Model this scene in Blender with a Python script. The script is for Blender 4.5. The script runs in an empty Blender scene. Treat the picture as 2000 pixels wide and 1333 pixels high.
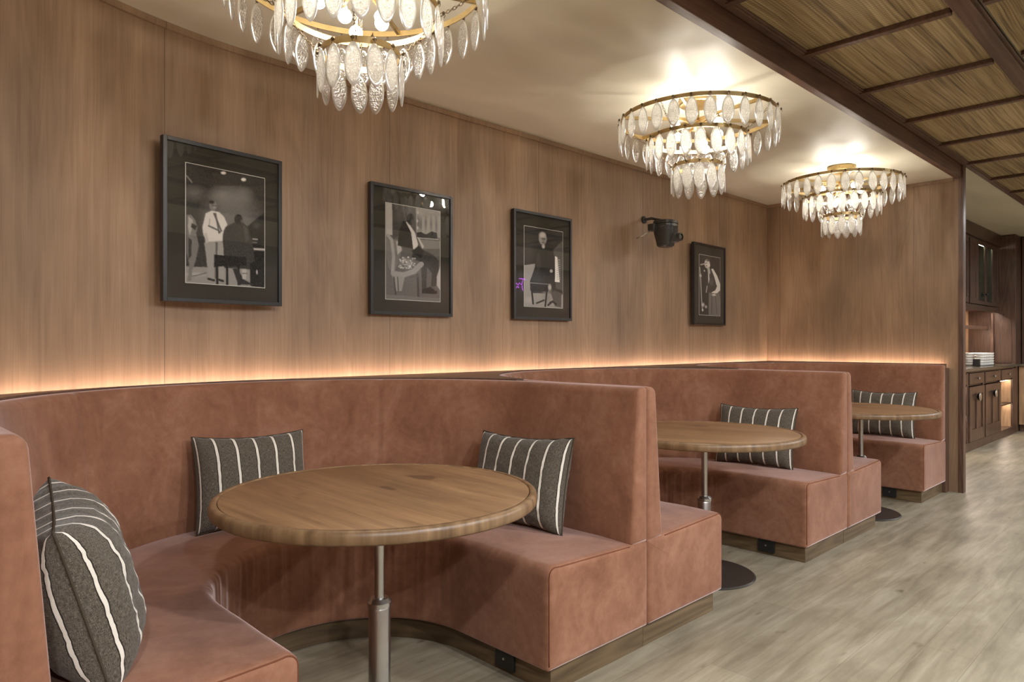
import bpy, bmesh, math, random
import numpy as np
from mathutils import Vector, Matrix, noise
PI = math.pi
random.seed(7)
S = bpy.context.scene
COL = S.collection

# ---------------------------------------------------------------- camera, world, exposure
cam_d = bpy.data.cameras.new('camera')
cam = bpy.data.objects.new('camera', cam_d)
COL.objects.link(cam)
cam.location = (0, 0, 1.27)
cam.rotation_euler = (PI / 2, 0, math.radians(45.8 - 90))
cam_d.sensor_width = 36.0
cam_d.lens = 36.0 * 1368 / 2000
cam_d.shift_y = 4.5 / 2000
cam_d.clip_start = 0.02
S.camera = cam
S.view_settings.view_transform = 'Standard'
S.view_settings.look = 'None'
S.view_settings.gamma = 1.0
S.view_settings.use_curve_mapping = False
S.view_settings.exposure = 0.30
S.cycles.use_denoising = True
S.cycles.max_bounces = 7
S.cycles.diffuse_bounces = 3
S.cycles.transparent_max_bounces = 24
S.cycles.sample_clamp_indirect = 6.0
S.cycles.caustics_reflective = False
S.cycles.caustics_refractive = False

W = bpy.data.worlds.new('world')
S.world = W
W.use_nodes = True
W.node_tree.nodes['Background'].inputs[0].default_value = (1.0, 0.95, 0.88, 1)
W.node_tree.nodes['Background'].inputs[1].default_value = 0.36

def lamp(name, kind, loc, energy, color, size=0.3, rot=(0, 0, 0), spread=None):
    d = bpy.data.lights.new(name, kind)
    d.energy = energy
    d.color = color
    if kind == 'AREA':
        d.shape = 'DISK'
        d.size = size
        if spread:
            d.spread = spread
    else:
        d.shadow_soft_size = size
    o = bpy.data.objects.new(name, d)
    COL.objects.link(o)
    o.location = loc
    o.rotation_euler = rot
    return o

# recessed downlights of the aisle and of the room behind the camera, plus one added fill
DOWN = [(-0.5, -0.9), (1.4, -0.9), (3.3, -0.9), (6.7, -0.9), (10.37, -0.9), (9.6, 0.85),  # last one on this line: unseen fill added to brighten the sideboard end
        (-0.3, -2.4), (2.0, -2.4), (4.2, -2.4), (8.1, -2.4), (11.2, -2.3)]
for x, y in DOWN:
    lamp('aisle_and_fill_light', 'AREA', (x, y, 2.78), 74 if y < -2 else 60, (0.93, 0.97, 1.0), 0.16)

# ---------------------------------------------------------------- node helpers
def new_mat(name):
    m = bpy.data.materials.new(name)
    m.use_nodes = True
    m.node_tree.nodes.clear()
    return m

class G:
    def __init__(s, name):
        s.m = new_mat(name)
        s.t = s.m.node_tree
        s.out = s.n('ShaderNodeOutputMaterial')
    def n(s, typ, ins=None, **attrs):
        nd = s.t.nodes.new(typ)
        for k, v in attrs.items():
            setattr(nd, k, v)
        for k, v in (ins or {}).items():
            s.set(nd.inputs[k], v)
        return nd
    def set(s, sock, v):
        if hasattr(v, 'links'):
            s.t.links.new(v, sock)
        elif hasattr(v, 'outputs'):
            s.t.links.new(v.outputs[0], sock)
        else:
            sock.default_value = v
    def bsdf(s, **k):
        k = {a.replace('_', ' '): b for a, b in k.items()}
        nd = s.n('ShaderNodeBsdfPrincipled', k)
        s.t.links.new(nd.outputs[0], s.out.inputs[0])
        return nd
    def math(s, op, a, b=0.0, c=0.0):
        return s.n('ShaderNodeMath', {0: a, 1: b, 2: c}, operation=op).outputs[0]
    def uv(s):
        return s.n('ShaderNodeTexCoord').outputs['UV']
    def obj(s):
        return s.n('ShaderNodeTexCoord').outputs['Object']
    def gen(s):
        return s.n('ShaderNodeTexCoord').outputs['Generated']
    def mapping(s, v, scale=(1, 1, 1), loc=(0, 0, 0), rot=(0, 0, 0)):
        return s.n('ShaderNodeMapping', {'Vector': v, 'Scale': scale, 'Location': loc, 'Rotation': rot}).outputs[0]
    def noise(s, v, scale=5, detail=4, rough=0.5, dist=0.0):
        return s.n('ShaderNodeTexNoise', {'Vector': v, 'Scale': scale, 'Detail': detail, 'Roughness': rough, 'Distortion': dist}).outputs[0]
    def ramp(s, f, stops):
        nd = s.n('ShaderNodeValToRGB', {'Fac': f})
        e = nd.color_ramp.elements
        while len(e) < len(stops):
            e.new(0.5)
        for el, (p, c) in zip(e, stops):
            el.position = p
            el.color = (c[0], c[1], c[2], 1) if hasattr(c, '__len__') else (c, c, c, 1)
        return nd.outputs[0]
    def mix(s, f, a, b, mode='MIX'):
        nd = s.n('ShaderNodeMix', data_type='RGBA', blend_type=mode)
        s.set(nd.inputs[0], f)
        s.set(nd.inputs[6], a if not isinstance(a, tuple) else a[:3] + (1,))
        s.set(nd.inputs[7], b if not isinstance(b, tuple) else b[:3] + (1,))
        return nd.outputs[2]
    def bump(s, h, strength=0.3, dist=0.01):
        return s.n('ShaderNodeBump', {'Height': h, 'Strength': strength, 'Distance': dist}).outputs[0]

def srgb(r, g, b):
    f = lambda c: ((c / 255 + 0.055) / 1.055) ** 2.4 if c > 10 else c / 255 / 12.92
    return (f(r), f(g), f(b))

def plain(name, col, rough=0.5, metal=0.0, spec=0.5):
    g = G(name)
    v = g.noise(g.obj(), 14, 4)
    c = g.mix(v, tuple(x * 0.88 for x in col), tuple(min(1, x * 1.12) for x in col))
    g.bsdf(Base_Color=c, Roughness=rough, Metallic=metal, Specular_IOR_Level=spec)
    return g.m

def emit(name, col, strength):
    g = G(name)
    e = g.n('ShaderNodeEmission', {'Color': col + (1,), 'Strength': strength})
    g.t.links.new(e.outputs[0], g.out.inputs[0])
    return g.m

def wood(name, dark, mid, light, coord='obj', axis='z', scale=1.0, rough=0.45, panel=0.0, seam0=0.0, cath=0.25, bumps=0.15):
    """grain runs along axis; across-panels seams every `panel` metres on uv.x"""
    g = G(name)
    v = g.uv() if coord == 'uv' else g.obj()
    along = 1.1 * scale
    across = 42 * scale
    if coord == 'uv':
        sc = (across, along, 1); sc2 = (5.0 * scale, 0.55 * scale, 1); sc3 = (190 * scale, 5 * scale, 1)
    else:
        i = 'xyz'.index(axis)
        sc = [across] * 3; sc[i] = along
        sc2 = [5.0 * scale] * 3; sc2[i] = 0.55 * scale
        sc3 = [190 * scale] * 3; sc3[i] = 5 * scale
    fine = g.noise(g.mapping(v, sc), 1.0, 5, 0.6)
    pore = g.noise(g.mapping(v, sc3), 1.0, 2, 0.5)
    low = g.noise(g.mapping(v, sc2), 1.0, 2, 0.5, 0.3)
    band = g.math('FRACT', g.math('MULTIPLY', low, 13.0))
    band = g.math('ABSOLUTE', g.math('SUBTRACT', band, 0.5))
    band = g.math('MULTIPLY', band, 2.0)
    f = g.math('ADD', g.math('MULTIPLY', fine, 0.6), g.math('MULTIPLY', band, cath))
    f = g.math('ADD', f, g.math('MULTIPLY', pore, 0.4 - cath * 0.4))
    c = g.ramp(f, [(0.25, dark), (0.5, mid), (0.78, light)])
    stain_and_shade = g.noise(g.mapping(v, (2.6, 0.8, 1.3) if coord == 'uv' else (1.3, 1.3, 1.3)), 1.0, 3, 0.6)  # veneer stain; on the wall also chandelier shadow streaks put into the colour
    c = g.mix(1.0, c, g.ramp(stain_and_shade, [(0.30, 0.68), (0.70, 1.18)]), 'MULTIPLY')
    h = f
    if panel:
        sx = g.n('ShaderNodeSeparateXYZ', {0: v})
        q = g.math('DIVIDE', g.math('SUBTRACT', sx.outputs[0], seam0), panel)
        fr = g.math('FRACT', g.math('ADD', q, 50.0))
        idx = g.math('FLOOR', g.math('ADD', q, 50.0))
        wn = g.n('ShaderNodeTexWhiteNoise', {'W': idx}, noise_dimensions='1D').outputs[0]
        c = g.mix(1.0, c, g.ramp(wn, [(0.0, 0.9), (1.0, 1.08)]), 'MULTIPLY')
        seam = g.math('LESS_THAN', fr, 0.0022)
        c = g.mix(seam, c, tuple(x * 0.35 for x in dark))
    b = g.bump(h, bumps, 0.002)
    g.bsdf(Base_Color=c, Roughness=g.ramp(fine, [(0.3, rough + 0.08), (0.7, rough - 0.05)]), Normal=b)
    return g.m

M = {}
M['wall_wood'] = wood('wall_veneer', srgb(128, 100, 76), srgb(147, 118, 91), srgb(162, 133, 105), 'uv', panel=1.22, seam0=2.267, cath=0.12, rough=0.5)
M['dark_wood'] = wood('dark_walnut', srgb(62, 42, 32), srgb(88, 63, 49), srgb(108, 80, 64), 'obj', 'z', 1.0, 0.42)
M['dark_wood_x'] = wood('dark_walnut_long', srgb(66, 44, 34), srgb(90, 63, 50), srgb(106, 78, 62), 'obj', 'x', 1.0, 0.42)
M['plinth_wood'] = wood('plinth_oak', srgb(62, 48, 32), srgb(88, 70, 48), srgb(108, 88, 62), 'uv', scale=1.0, rough=0.4, cath=0.3)
M['cab_wood'] = wood('cabinet_walnut', srgb(50, 34, 27), srgb(78, 56, 44), srgb(98, 73, 58), 'obj', 'z', 1.3, 0.35)
M['light_oak'] = wood('pale_oak', srgb(140, 105, 74), srgb(176, 138, 100), srgb(196, 160, 122), 'obj', 'z', 1.0, 0.5)
M['black'] = plain('matte_black', (0.012, 0.012, 0.012), 0.45)
M['frame_black'] = plain('black_frame_lacquer', (0.018, 0.016, 0.014), 0.35)
M['matboard'] = plain('charcoal_matboard', (0.045, 0.042, 0.035), 0.8, spec=0.2)
M['bevel'] = plain('white_mat_bevel', (0.75, 0.73, 0.68), 0.8)
M['steel'] = plain('brushed_steel', (0.50, 0.49, 0.47), 0.30, 1.0)
M['disc'] = plain('dark_steel_disc', (0.11, 0.10, 0.09), 0.35, 0.8)
M['cam_black'] = plain('camera_housing_black', (0.035, 0.034, 0.030), 0.35)
M['grille'] = plain('chrome_bracket', (0.6, 0.58, 0.55), 0.3, 1.0)
M['ceramic'] = plain('white_ceramic', (0.78, 0.76, 0.72), 0.25)
M['marble'] = plain('dark_stone', (0.10, 0.085, 0.06), 0.12)
M['led'] = emit('warm_led', (1.0, 0.75, 0.62), 28.0)
M['led_cab'] = emit('cabinet_led', (1.0, 0.84, 0.70), 55.0)
M['bulb'] = emit('bulb_glow', (1.0, 0.92, 0.81), 115.0)
M['neon'] = emit('violet_neon', (0.62, 0.12, 1.0), 9.0)

# brass of the chandeliers
g = G('aged_brass')
v = g.noise(g.obj(), 22, 4)
g.bsdf(Base_Color=g.mix(v, (0.42, 0.30, 0.13, 1), (0.68, 0.52, 0.27, 1)), Metallic=1.0, Roughness=0.34)
M['brass'] = g.m
g = G('dark_bronze')
g.bsdf(Base_Color=g.mix(g.noise(g.obj(), 30, 3), (0.10, 0.07, 0.04, 1), (0.2, 0.15, 0.09, 1)), Metallic=0.9, Roughness=0.4)
M['bronze'] = g.m

# pebbled glass leaf
g = G('pebbled_glass')
vo = g.n('ShaderNodeTexVoronoi', {'Vector': g.obj(), 'Scale': 150.0}).outputs[0]
nz = g.noise(g.obj(), 160, 2)
hh = g.math('ADD', vo, nz)
bp = g.bump(hh, 0.9, 0.004)
gl = g.n('ShaderNodeBsdfGlossy', {'Color': (1, 1, 1, 1), 'Roughness': 0.16, 'Normal': bp})
tl = g.n('ShaderNodeBsdfTranslucent', {'Color': (0.95, 0.93, 0.88, 1), 'Normal': bp})
tp = g.n('ShaderNodeBsdfTransparent', {'Color': (0.97, 0.96, 0.93, 1)})
f1 = g.ramp(hh, [(0.4, 0.22), (0.85, 0.95)])
m1 = g.n('ShaderNodeMixShader', {0: f1, 1: tp, 2: tl})
bk = g.n('ShaderNodeNewGeometry').outputs['Backfacing']
fr = g.n('ShaderNodeFresnel', {'IOR': g.math('SUBTRACT', 1.5, g.math('MULTIPLY', bk, 0.83333)), 'Normal': bp})
f2 = g.math('ADD', g.math('MULTIPLY', fr, 0.9), 0.05)
m2 = g.n('ShaderNodeMixShader', {0: f2, 1: m1, 2: gl})
g.t.links.new(m2.outputs[0], g.out.inputs[0])
M['leaf'] = g.m
g = G('leaf_rim_glass')
tl = g.n('ShaderNodeBsdfTranslucent', {'Color': (0.98, 0.97, 0.93, 1)})
df = g.n('ShaderNodeBsdfGlossy', {'Color': (1, 1, 1, 1), 'Roughness': 0.2})
m1 = g.n('ShaderNodeMixShader', {0: 0.35, 1: tl, 2: df})
g.t.links.new(m1.outputs[0], g.out.inputs[0])
M['leaf_rim'] = g.m

# clear pane of the pictures and cabinet
def pane(name, tint, base):
    g = G(name)
    gl = g.n('ShaderNodeBsdfGlossy', {'Color': (1, 1, 1, 1), 'Roughness': 0.012})
    tp = g.n('ShaderNodeBsdfTransparent', {'Color': tint + (1,)})
    bk = g.n('ShaderNodeNewGeometry').outputs['Backfacing']
    fr = g.n('ShaderNodeFresnel', {'IOR': g.math('SUBTRACT', 1.5, g.math('MULTIPLY', bk, 0.83333))})
    f = g.math('ADD', g.math('MULTIPLY', fr, 0.6), base)
    m = g.n('ShaderNodeMixShader', {0: f, 1: tp, 2: gl})
    g.t.links.new(m.outputs[0], g.out.inputs[0])
    return g.m
M['pane'] = pane('picture_glass', (0.97, 0.97, 0.96), 0.008)
M['cab_glass'] = pane('cabinet_glass', (0.72, 0.88, 0.82), 0.06)

# velvet
def velvet(name, dark, mid, light):
    g = G(name)
    o = g.obj()
    a = g.noise(g.mapping(o, (1, 1, 0.7)), 5.5, 6, 0.65, 0.6)
    b = g.noise(o, 34, 4, 0.6)
    c = g.ramp(g.math('ADD', g.math('MULTIPLY', a, 0.75), g.math('MULTIPLY', b, 0.25)), [(0.28, dark), (0.5, mid), (0.72, light)])
    fb = g.noise(o, 420, 2)
    h = g.math('ADD', g.math('MULTIPLY', fb, 0.4), g.math('MULTIPLY', a, 0.8))
    g.bsdf(Base_Color=c, Roughness=0.85, Specular_IOR_Level=0.15, Sheen_Weight=1.0, Sheen_Roughness=0.32,
           Sheen_Tint=(1.0, 0.80, 0.78, 1), Normal=g.bump(h, 0.25, 0.004))
    return g.m
M['velvet'] = velvet('terracotta_velvet', srgb(116, 76, 56), srgb(140, 97, 75), srgb(162, 119, 96))
M['seam'] = plain('seam_thread', srgb(112, 68, 50), 0.9, spec=0.1)

# plaster ceiling: pearly and slightly brushed
g = G('pearl_plaster')
a = g.noise(g.mapping(g.obj(), (0.9, 2.2, 1)), 1.6, 2, 0.5)
b = g.noise(g.mapping(g.obj(), (3, 9, 1)), 3.0, 4, 0.6)
c = g.ramp(a, [(0.3, srgb(208, 201, 181)), (0.7, srgb(222, 214, 193))])
g.bsdf(Base_Color=c, Roughness=g.ramp(a, [(0.3, 0.44), (0.7, 0.56)]), Metallic=0.0, Specular_IOR_Level=0.6,
       Normal=g.bump(g.math('ADD', a, g.math('MULTIPLY', b, 0.25)), 0.12, 0.02))
M['plaster'] = g.m

# floor planks (along x)
g = G('grey_oak_planks')
o = g.obj()
br = g.n('ShaderNodeTexBrick', {'Vector': o, 'Color1': (0, 0, 0, 1), 'Color2': (1, 1, 1, 1), 'Mortar': (0.5, 0.5, 0.5, 1), 'Scale': 1.0,
                                'Mortar Size': 0.0012, 'Mortar Smooth': 0.0, 'Bias': 0.0, 'Brick Width': 1.25, 'Row Height': 0.18}, offset=0.37)
fine = g.noise(g.mapping(o, (2.0, 22, 1)), 1.0, 6, 0.6, 0.5)
big = g.noise(g.mapping(o, (1.0, 3.2, 1)), 1.6, 4, 0.6, 0.7)
kn = g.noise(g.mapping(o, (2.4, 6, 1)), 2.6, 2, 0.4)
f = g.math('ADD', g.math('MULTIPLY', fine, 0.5), g.math('MULTIPLY', big, 0.5))
c = g.ramp(f, [(0.30, srgb(112, 102, 84)), (0.5, srgb(145, 135, 115)), (0.7, srgb(176, 167, 148))])
c = g.mix(1.0, c, g.ramp(br.outputs['Color'], [(0.0, 0.90), (1.0, 1.08)]), 'MULTIPLY')
c = g.mix(g.ramp(kn, [(0.70, 0.0), (0.78, 0.6)]), c, srgb(84, 72, 56))
c = g.mix(g.math('MULTIPLY', br.outputs['Fac'], 0.5), c, srgb(90, 78, 62))
g.bsdf(Base_Color=c, Roughness=g.ramp(f, [(0.3, 0.42), (0.7, 0.30)]), Specular_IOR_Level=0.5, Normal=g.bump(fine, 0.12, 0.003))
M['floor'] = g.m

# woven reed of the aisle ceiling
g = G('woven_reed')
o = g.obj()
wob = g.noise(o, 1.6, 2)
o2 = g.n('ShaderNodeVectorMath', {0: o, 1: g.mix(1.0, (0, 0, 0), g.mapping(g.mix(1.0, wob, (0, 1, 0), 'MULTIPLY'), (0, 0.04, 0)), 'ADD')}, operation='ADD').outputs[0]
st = g.noise(g.mapping(o2, (1.3, 95, 1)), 1.0, 3, 0.6)
wide = g.noise(g.mapping(o2, (0.8, 11, 1)), 1.0, 3, 0.6)
wv = g.n('ShaderNodeTexWave', {'Vector': g.mapping(o, (1, 1, 1)), 'Scale': 14.0, 'Distortion': 0.6, 'Detail': 1.0}, wave_type='BANDS', bands_direction='X').outputs[0]
f = g.math('ADD', g.math('MULTIPLY', st, 0.65), g.math('MULTIPLY', wide, 0.35))
c = g.ramp(f, [(0.34, srgb(84, 68, 44)), (0.48, srgb(150, 129, 92)), (0.62, srgb(188, 168, 128))])
c = g.mix(g.math('MULTIPLY', wv, 0.28), c, srgb(84, 64, 40))
g.bsdf(Base_Color=c, Roughness=0.65, Normal=g.bump(f, 0.6, 0.006))
M['reed'] = g.m

# table top: boards along y
def tabletop_mat(name, ax):
    g = G(name)
    o = g.obj()
    sw = g.mapping(o, (1, 1, 1), rot=(0, 0, PI / 2))
    br = g.n('ShaderNodeTexBrick', {'Vector': sw, 'Color1': (0, 0, 0, 1), 'Color2': (1, 1, 1, 1), 'Mortar': (0.5, 0.5, 0.5, 1), 'Scale': 1.0,
                                    'Mortar Size': 0.0006, 'Bias': 0.0, 'Brick Width': 3.0, 'Row Height': 0.085}, offset=0.5)
    fine = g.noise(g.mapping(o, (38, 2.0, 38)), 1.0, 6, 0.65, 0.5)
    big = g.noise(g.mapping(o, (7, 1.3, 7)), 1.0, 4, 0.6, 0.8)
    f = g.math('ADD', g.math('MULTIPLY', fine, 0.6), g.math('MULTIPLY', big, 0.4))
    c = g.ramp(f, [(0.3, srgb(96, 72, 50)), (0.48, srgb(133, 100, 70)), (0.7, srgb(160, 126, 90))])
    c = g.mix(1.0, c, g.ramp(br.outputs['Color'], [(0.0, 0.86), (1.0, 1.1)]), 'MULTIPLY')
    kn = g.noise(g.mapping(o, (5, 3, 5)), 2.2, 1, 0.3)
    c = g.mix(g.ramp(kn, [(0.74, 0.0), (0.79, 0.7)]), c, srgb(82, 56, 38))
    g.bsdf(Base_Color=c, Roughness=0.42, Normal=g.bump(fine, 0.12, 0.002))
    return g.m
M['table'] = tabletop_mat('reclaimed_wood_boards', 'y')
M['table_edge'] = wood('table_edge_band', srgb(82, 60, 40), srgb(120, 92, 64), srgb(146, 116, 84), 'obj', 'z', 0.6, 0.36, cath=0.3)

# striped cushion fabric (uv.x = along the width in metres)
def stripe_mat(name):
    g = G(name)
    uv = g.uv()
    s = g.n('ShaderNodeSeparateXYZ', {0: uv})
    x = g.math('ADD', s.outputs[0], g.math('MULTIPLY', g.math('SUBTRACT', g.noise(uv, 30, 2), 0.5), 0.003))
    fr = g.math('FRACT', g.math('ADD', g.math('DIVIDE', x, 0.083), 0.5))
    d = g.math('ABSOLUTE', g.math('SUBTRACT', fr, 0.5))
    white = g.math('LESS_THAN', d, 0.062)
    edge = g.math('LESS_THAN', d, 0.10)
    wv1 = g.noise(g.mapping(uv, (600, 90, 1)), 1.0, 2)
    wv2 = g.noise(g.mapping(uv, (90, 600, 1)), 1.0, 2)
    w = g.math('MULTIPLY', g.math('ADD', wv1, wv2), 0.5)
    c = g.ramp(w, [(0.36, srgb(56, 50, 43)), (0.5, srgb(86, 78, 68)), (0.64, srgb(120, 111, 98))])
    c = g.mix(edge, c, srgb(42, 36, 30))
    c = g.mix(white, c, srgb(222, 214, 202))
    g.bsdf(Base_Color=c, Roughness=0.9, Specular_IOR_Level=0.15, Sheen_Weight=0.2, Normal=g.bump(w, 0.5, 0.002))
    return g.m
M['stripe'] = stripe_mat('striped_woven_cotton')

# printed photograph: colours from the mesh
g = G('photo_print')
at = g.n('ShaderNodeVertexColor', layer_name='print')
g.bsdf(Base_Color=at.outputs[0], Roughness=0.6, Specular_IOR_Level=0.2)
M['print'] = g.m

# ---------------------------------------------------------------- object helpers
def link(name, me, mats, parent=None, smooth=False):
    o = bpy.data.objects.new(name, me)
    COL.objects.link(o)
    if not isinstance(mats, (list, tuple)):
        mats = [mats]
    for m in mats:
        me.materials.append(M[m] if isinstance(m, str) else m)
    if smooth:
        for p in me.polygons:
            p.use_smooth = True
    if parent:
        o.parent = parent
    return o

def tag(o, label=None, cat=None, group=None, kind=None):
    if label: o['label'] = label
    if cat: o['category'] = cat
    if group: o['group'] = group
    if kind: o['kind'] = kind
    return o

def empty(name, loc=(0, 0, 0), rz=0.0):
    o = bpy.data.objects.new(name, None)
    COL.objects.link(o)
    o.empty_display_size = 0.1
    o.location = loc
    o.rotation_euler = (0, 0, rz)
    return o

def copy_tree(o, parent=None):
    c = o.copy()
    COL.objects.link(c)
    c.parent = parent
    for ch in list(o.children):
        copy_tree(ch, c)
    return c

class MB:
    def __init__(s):
        s.v = []; s.f = []; s.mi = []
    def add(s, vs, fs, mi=0):
        b = len(s.v)
        s.v += [tuple(p) for p in vs]
        s.f += [tuple(b + i for i in f) for f in fs]
        s.mi += [mi] * len(fs)
        return s
    def box(s, a, b, mi=0):
        x0, y0, z0 = [min(p, q) for p, q in zip(a, b)]
        x1, y1, z1 = [max(p, q) for p, q in zip(a, b)]
        vs = [(x0, y0, z0), (x1, y0, z0), (x1, y1, z0), (x0, y1, z0), (x0, y0, z1), (x1, y0, z1), (x1, y1, z1), (x0, y1, z1)]
        return s.add(vs, [(3, 2, 1, 0), (4, 5, 6, 7), (0, 1, 5, 4), (1, 2, 6, 5), (2, 3, 7, 6), (3, 0, 4, 7)], mi)
    def lathe(s, prof, n=48, c=(0, 0, 0), mi=0, axis='z'):
        vs = []
        for r, z in prof:
            for k in range(n):
                a = 2 * PI * k / n
                p = (r * math.cos(a), r * math.sin(a), z)
                if axis == 'x': p = (p[2], p[0], p[1])
                if axis == 'y': p = (p[1], p[2], p[0])
                vs.append((c[0] + p[0], c[1] + p[1], c[2] + p[2]))
        fs = []
        for i in range(len(prof) - 1):
            for k in range(n):
                k2 = (k + 1) % n
                fs.append((i * n + k, i * n + k2, (i + 1) * n + k2, (i + 1) * n + k))
        fs.append(tuple(reversed(range(n))))
        fs.append(tuple((len(prof) - 1) * n + k for k in range(n)))
        return s.add(vs, fs, mi)
    def tube(s, pts, r, n=8, mi=0, closed=False):
        pts = [Vector(p) for p in pts]
        vs = []
        m = len(pts)
        up = Vector((0.13, 0.21, 1)).normalized()
        for i, p in enumerate(pts):
            if closed:
                t = pts[(i + 1) % m] - pts[i - 1]
            else:
                t = pts[min(i + 1, m - 1)] - pts[max(i - 1, 0)]
            t.normalize()
            a = t.cross(up)
            if a.length < 0.05: a = t.cross(Vector((1, 0, 0)))
            a.normalize(); b = t.cross(a)
            rr = r[i] if hasattr(r, '__len__') else r
            for k in range(n):
                th = 2 * PI * k / n
                vs.append(p + a * (rr * math.cos(th)) + b * (rr * math.sin(th)))
        fs = []
        for i in range(m if closed else m - 1):
            j = (i + 1) % m
            for k in range(n):
                k2 = (k + 1) % n
                fs.append((i * n + k, i * n + k2, j * n + k2, j * n + k))
        if not closed:
            fs.append(tuple(reversed(range(n))))
            fs.append(tuple((m - 1) * n + k for k in range(n)))
        return s.add(vs, fs, mi)
    def build(s, name, mats, parent=None, smooth=False, bevel=0.0, uvfn=None):
        me = bpy.data.meshes.new(name)
        me.from_pydata(s.v, [], s.f)
        me.update()
        for p, mi in zip(me.polygons, s.mi):
            p.material_index = mi
        bm = bmesh.new(); bm.from_mesh(me)
        bmesh.ops.recalc_face_normals(bm, faces=bm.faces)
        bm.to_mesh(me); bm.free()
        if uvfn:
            ul = me.uv_layers.new(name='uv')
            for p in me.polygons:
                for li in p.loop_indices:
                    ul.data[li].uv = uvfn(me.vertices[me.loops[li].vertex_index].co, p)
        o = link(name, me, mats, parent, smooth)
        if bevel:
            md = o.modifiers.new('bevel', 'BEVEL')
            md.width = bevel; md.segments = 2; md.limit_method = 'ANGLE'
        return o

def auto_smooth(o, ang=0.6, weld=0.0):
    bm = bmesh.new(); bm.from_mesh(o.data)
    if weld:
        bmesh.ops.remove_doubles(bm, verts=bm.verts, dist=weld)
    for f in bm.faces: f.smooth = True
    for e in bm.edges:
        if len(e.link_faces) == 2 and e.calc_face_angle(0) > ang:
            e.smooth = False
    bm.to_mesh(o.data); bm.free()
    return o

def struct(o):
    o['kind'] = 'structure'
    return o

# ---------------------------------------------------------------- setting
YW = 3.325          # back wall
XE = 6.88          # end wall
ZC = 2.685         # plaster ceiling over the booths
ZA = 2.83          # ceiling of the aisle
RW = 2.0; XW = 1.5 # the curve at the near end of the back wall

def wall_y(x):
    if x >= XW: return YW
    d = XW - x
    return YW - RW + math.sqrt(max(0.0, RW * RW - d * d))

def wall_path():
    pts = [(XE + 0.0, YW), (5.0, YW), (3.5, YW), (2.2, YW), (XW, YW)]
    for k in range(1, 41):
        a = math.radians(90 + 82 * k / 40)
        pts.append((XW + RW * math.cos(a), YW - RW + RW * math.sin(a)))
    pts.append((-0.56, 0.6)); pts.append((-0.6, -0.4))
    return pts
WP = wall_path()
def path_s(pts, start):
    s = [start]
    for a, b in zip(pts, pts[1:]):
        s.append(s[-1] - math.hypot(b[0] - a[0], b[1] - a[1]))
    return s
WS = path_s(WP, XE)

def path_normals(pts):
    ns = []
    for i in range(len(pts)):
        a = Vector(pts[max(i - 1, 0)]); b = Vector(pts[min(i + 1, len(pts) - 1)])
        t = (b - a).normalized()
        ns.append(Vector((-t.y, t.x)))       # towards the room when walking from the far end to the near one
    return ns
WN = path_normals(WP)

def wall_strip(name, off0, off1, z0, z1, mat, parent=None, i0=0, i1=None):
    mb = MB()
    i1 = i1 or len(WP)
    vs = []
    for i in range(i0, i1):
        for off, z in ((off0, z0), (off0, z1), (off1, z1), (off1, z0)):
            p = Vector(WP[i]) + WN[i] * off
            vs.append((p.x, p.y, z))
    m = i1 - i0
    fs = []
    for i in range(m - 1):
        for k in range(4):
            k2 = (k + 1) % 4
            fs.append((i * 4 + k, i * 4 + k2, (i + 1) * 4 + k2, (i + 1) * 4 + k))
    fs.append((0, 1, 2, 3)); fs.append(tuple((m - 1) * 4 + k for k in (3, 2, 1, 0)))
    mb.add(vs, fs)
    o = mb.build(name, mat, parent)
    me = o.data
    ul = me.uv_layers.new(name='uv')
    for p in me.polygons:
        for li in p.loop_indices:
            vi = me.loops[li].vertex_index
            ul.data[li].uv = (WS[i0 + vi // 4], me.vertices[vi].co.z)
    return auto_smooth(o)

struct(wall_strip('wall_back', 0.0, -0.10, 0.0, ZC + 0.02, 'wall_wood'))
struct(wall_strip('trim_1', 0.0, 0.012, ZC - 0.03, ZC - 0.001, 'wall_wood'))
mb = MB(); mb.box((XE, 1.60, 0), (XE + 0.06, YW + 0.1, ZC + 0.02))
struct(mb.build('wall_end', 'wall_wood', uvfn=lambda c, p: (c.y + 0.3, c.z)))
mb = MB(); mb.box((XE - 0.012, 1.66, ZC - 0.03), (XE, YW - 0.013, ZC - 0.001))
struct(mb.build('trim_2', 'wall_wood', uvfn=lambda c, p: (c.y, c.z)))
mb = MB(); mb.box((XE - 0.012, 1.585, 0), (XE + 0.062, 1.60, ZA - 0.01)); mb.box((XE - 0.012, 1.60, 0), (XE, 1.62, ZC))
struct(mb.build('trim_3', 'dark_wood', bevel=0.002))
# floor
mb = MB(); mb.box((-3.5, -3.3, -0.05), (13.2, 3.5, 0.0))
struct(mb.build('floor', 'floor'))
# ceilings
mb = MB(); mb.box((-1.2, 1.63, ZC), (XE + 0.06, YW + 0.15, ZC + 0.05))
struct(mb.build('ceiling', 'plaster'))
mb = MB(); mb.box((-3.5, -3.3, ZA), (13.2, 3.5, ZA + 0.05))
struct(mb.build('ceiling', 'plaster'))
# beam between the two ceilings
mb = MB(); mb.box((-3.0, 1.60, ZC - 0.012), (XE + 0.062, 1.645, ZA - 0.002))
struct(mb.build('trim_4', 'dark_wood_x', bevel=0.002))
# far walls
mb = MB(); mb.box((8.0, 2.75, 0), (12.16, 2.85, ZA))
struct(mb.build('wall_behind_sideboard', 'light_oak'))
mb = MB(); mb.box((13.0, -3.3, 0), (13.1, 3.4, ZA))
struct(mb.build('wall_far', 'light_oak'))
mb = MB(); mb.box((-3.5, -3.3, 0), (13.2, -3.2, ZA))
struct(mb.build('wall_opposite', 'dark_wood'))
mb = MB(); mb.box((XE + 0.06, YW + 0.0, 0), (8.05, YW + 0.1, ZA)); mb.box((8.0, 2.8, 0), (8.1, YW + 0.1, ZA))
struct(mb.build('wall_side_niche', 'light_oak'))

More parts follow.
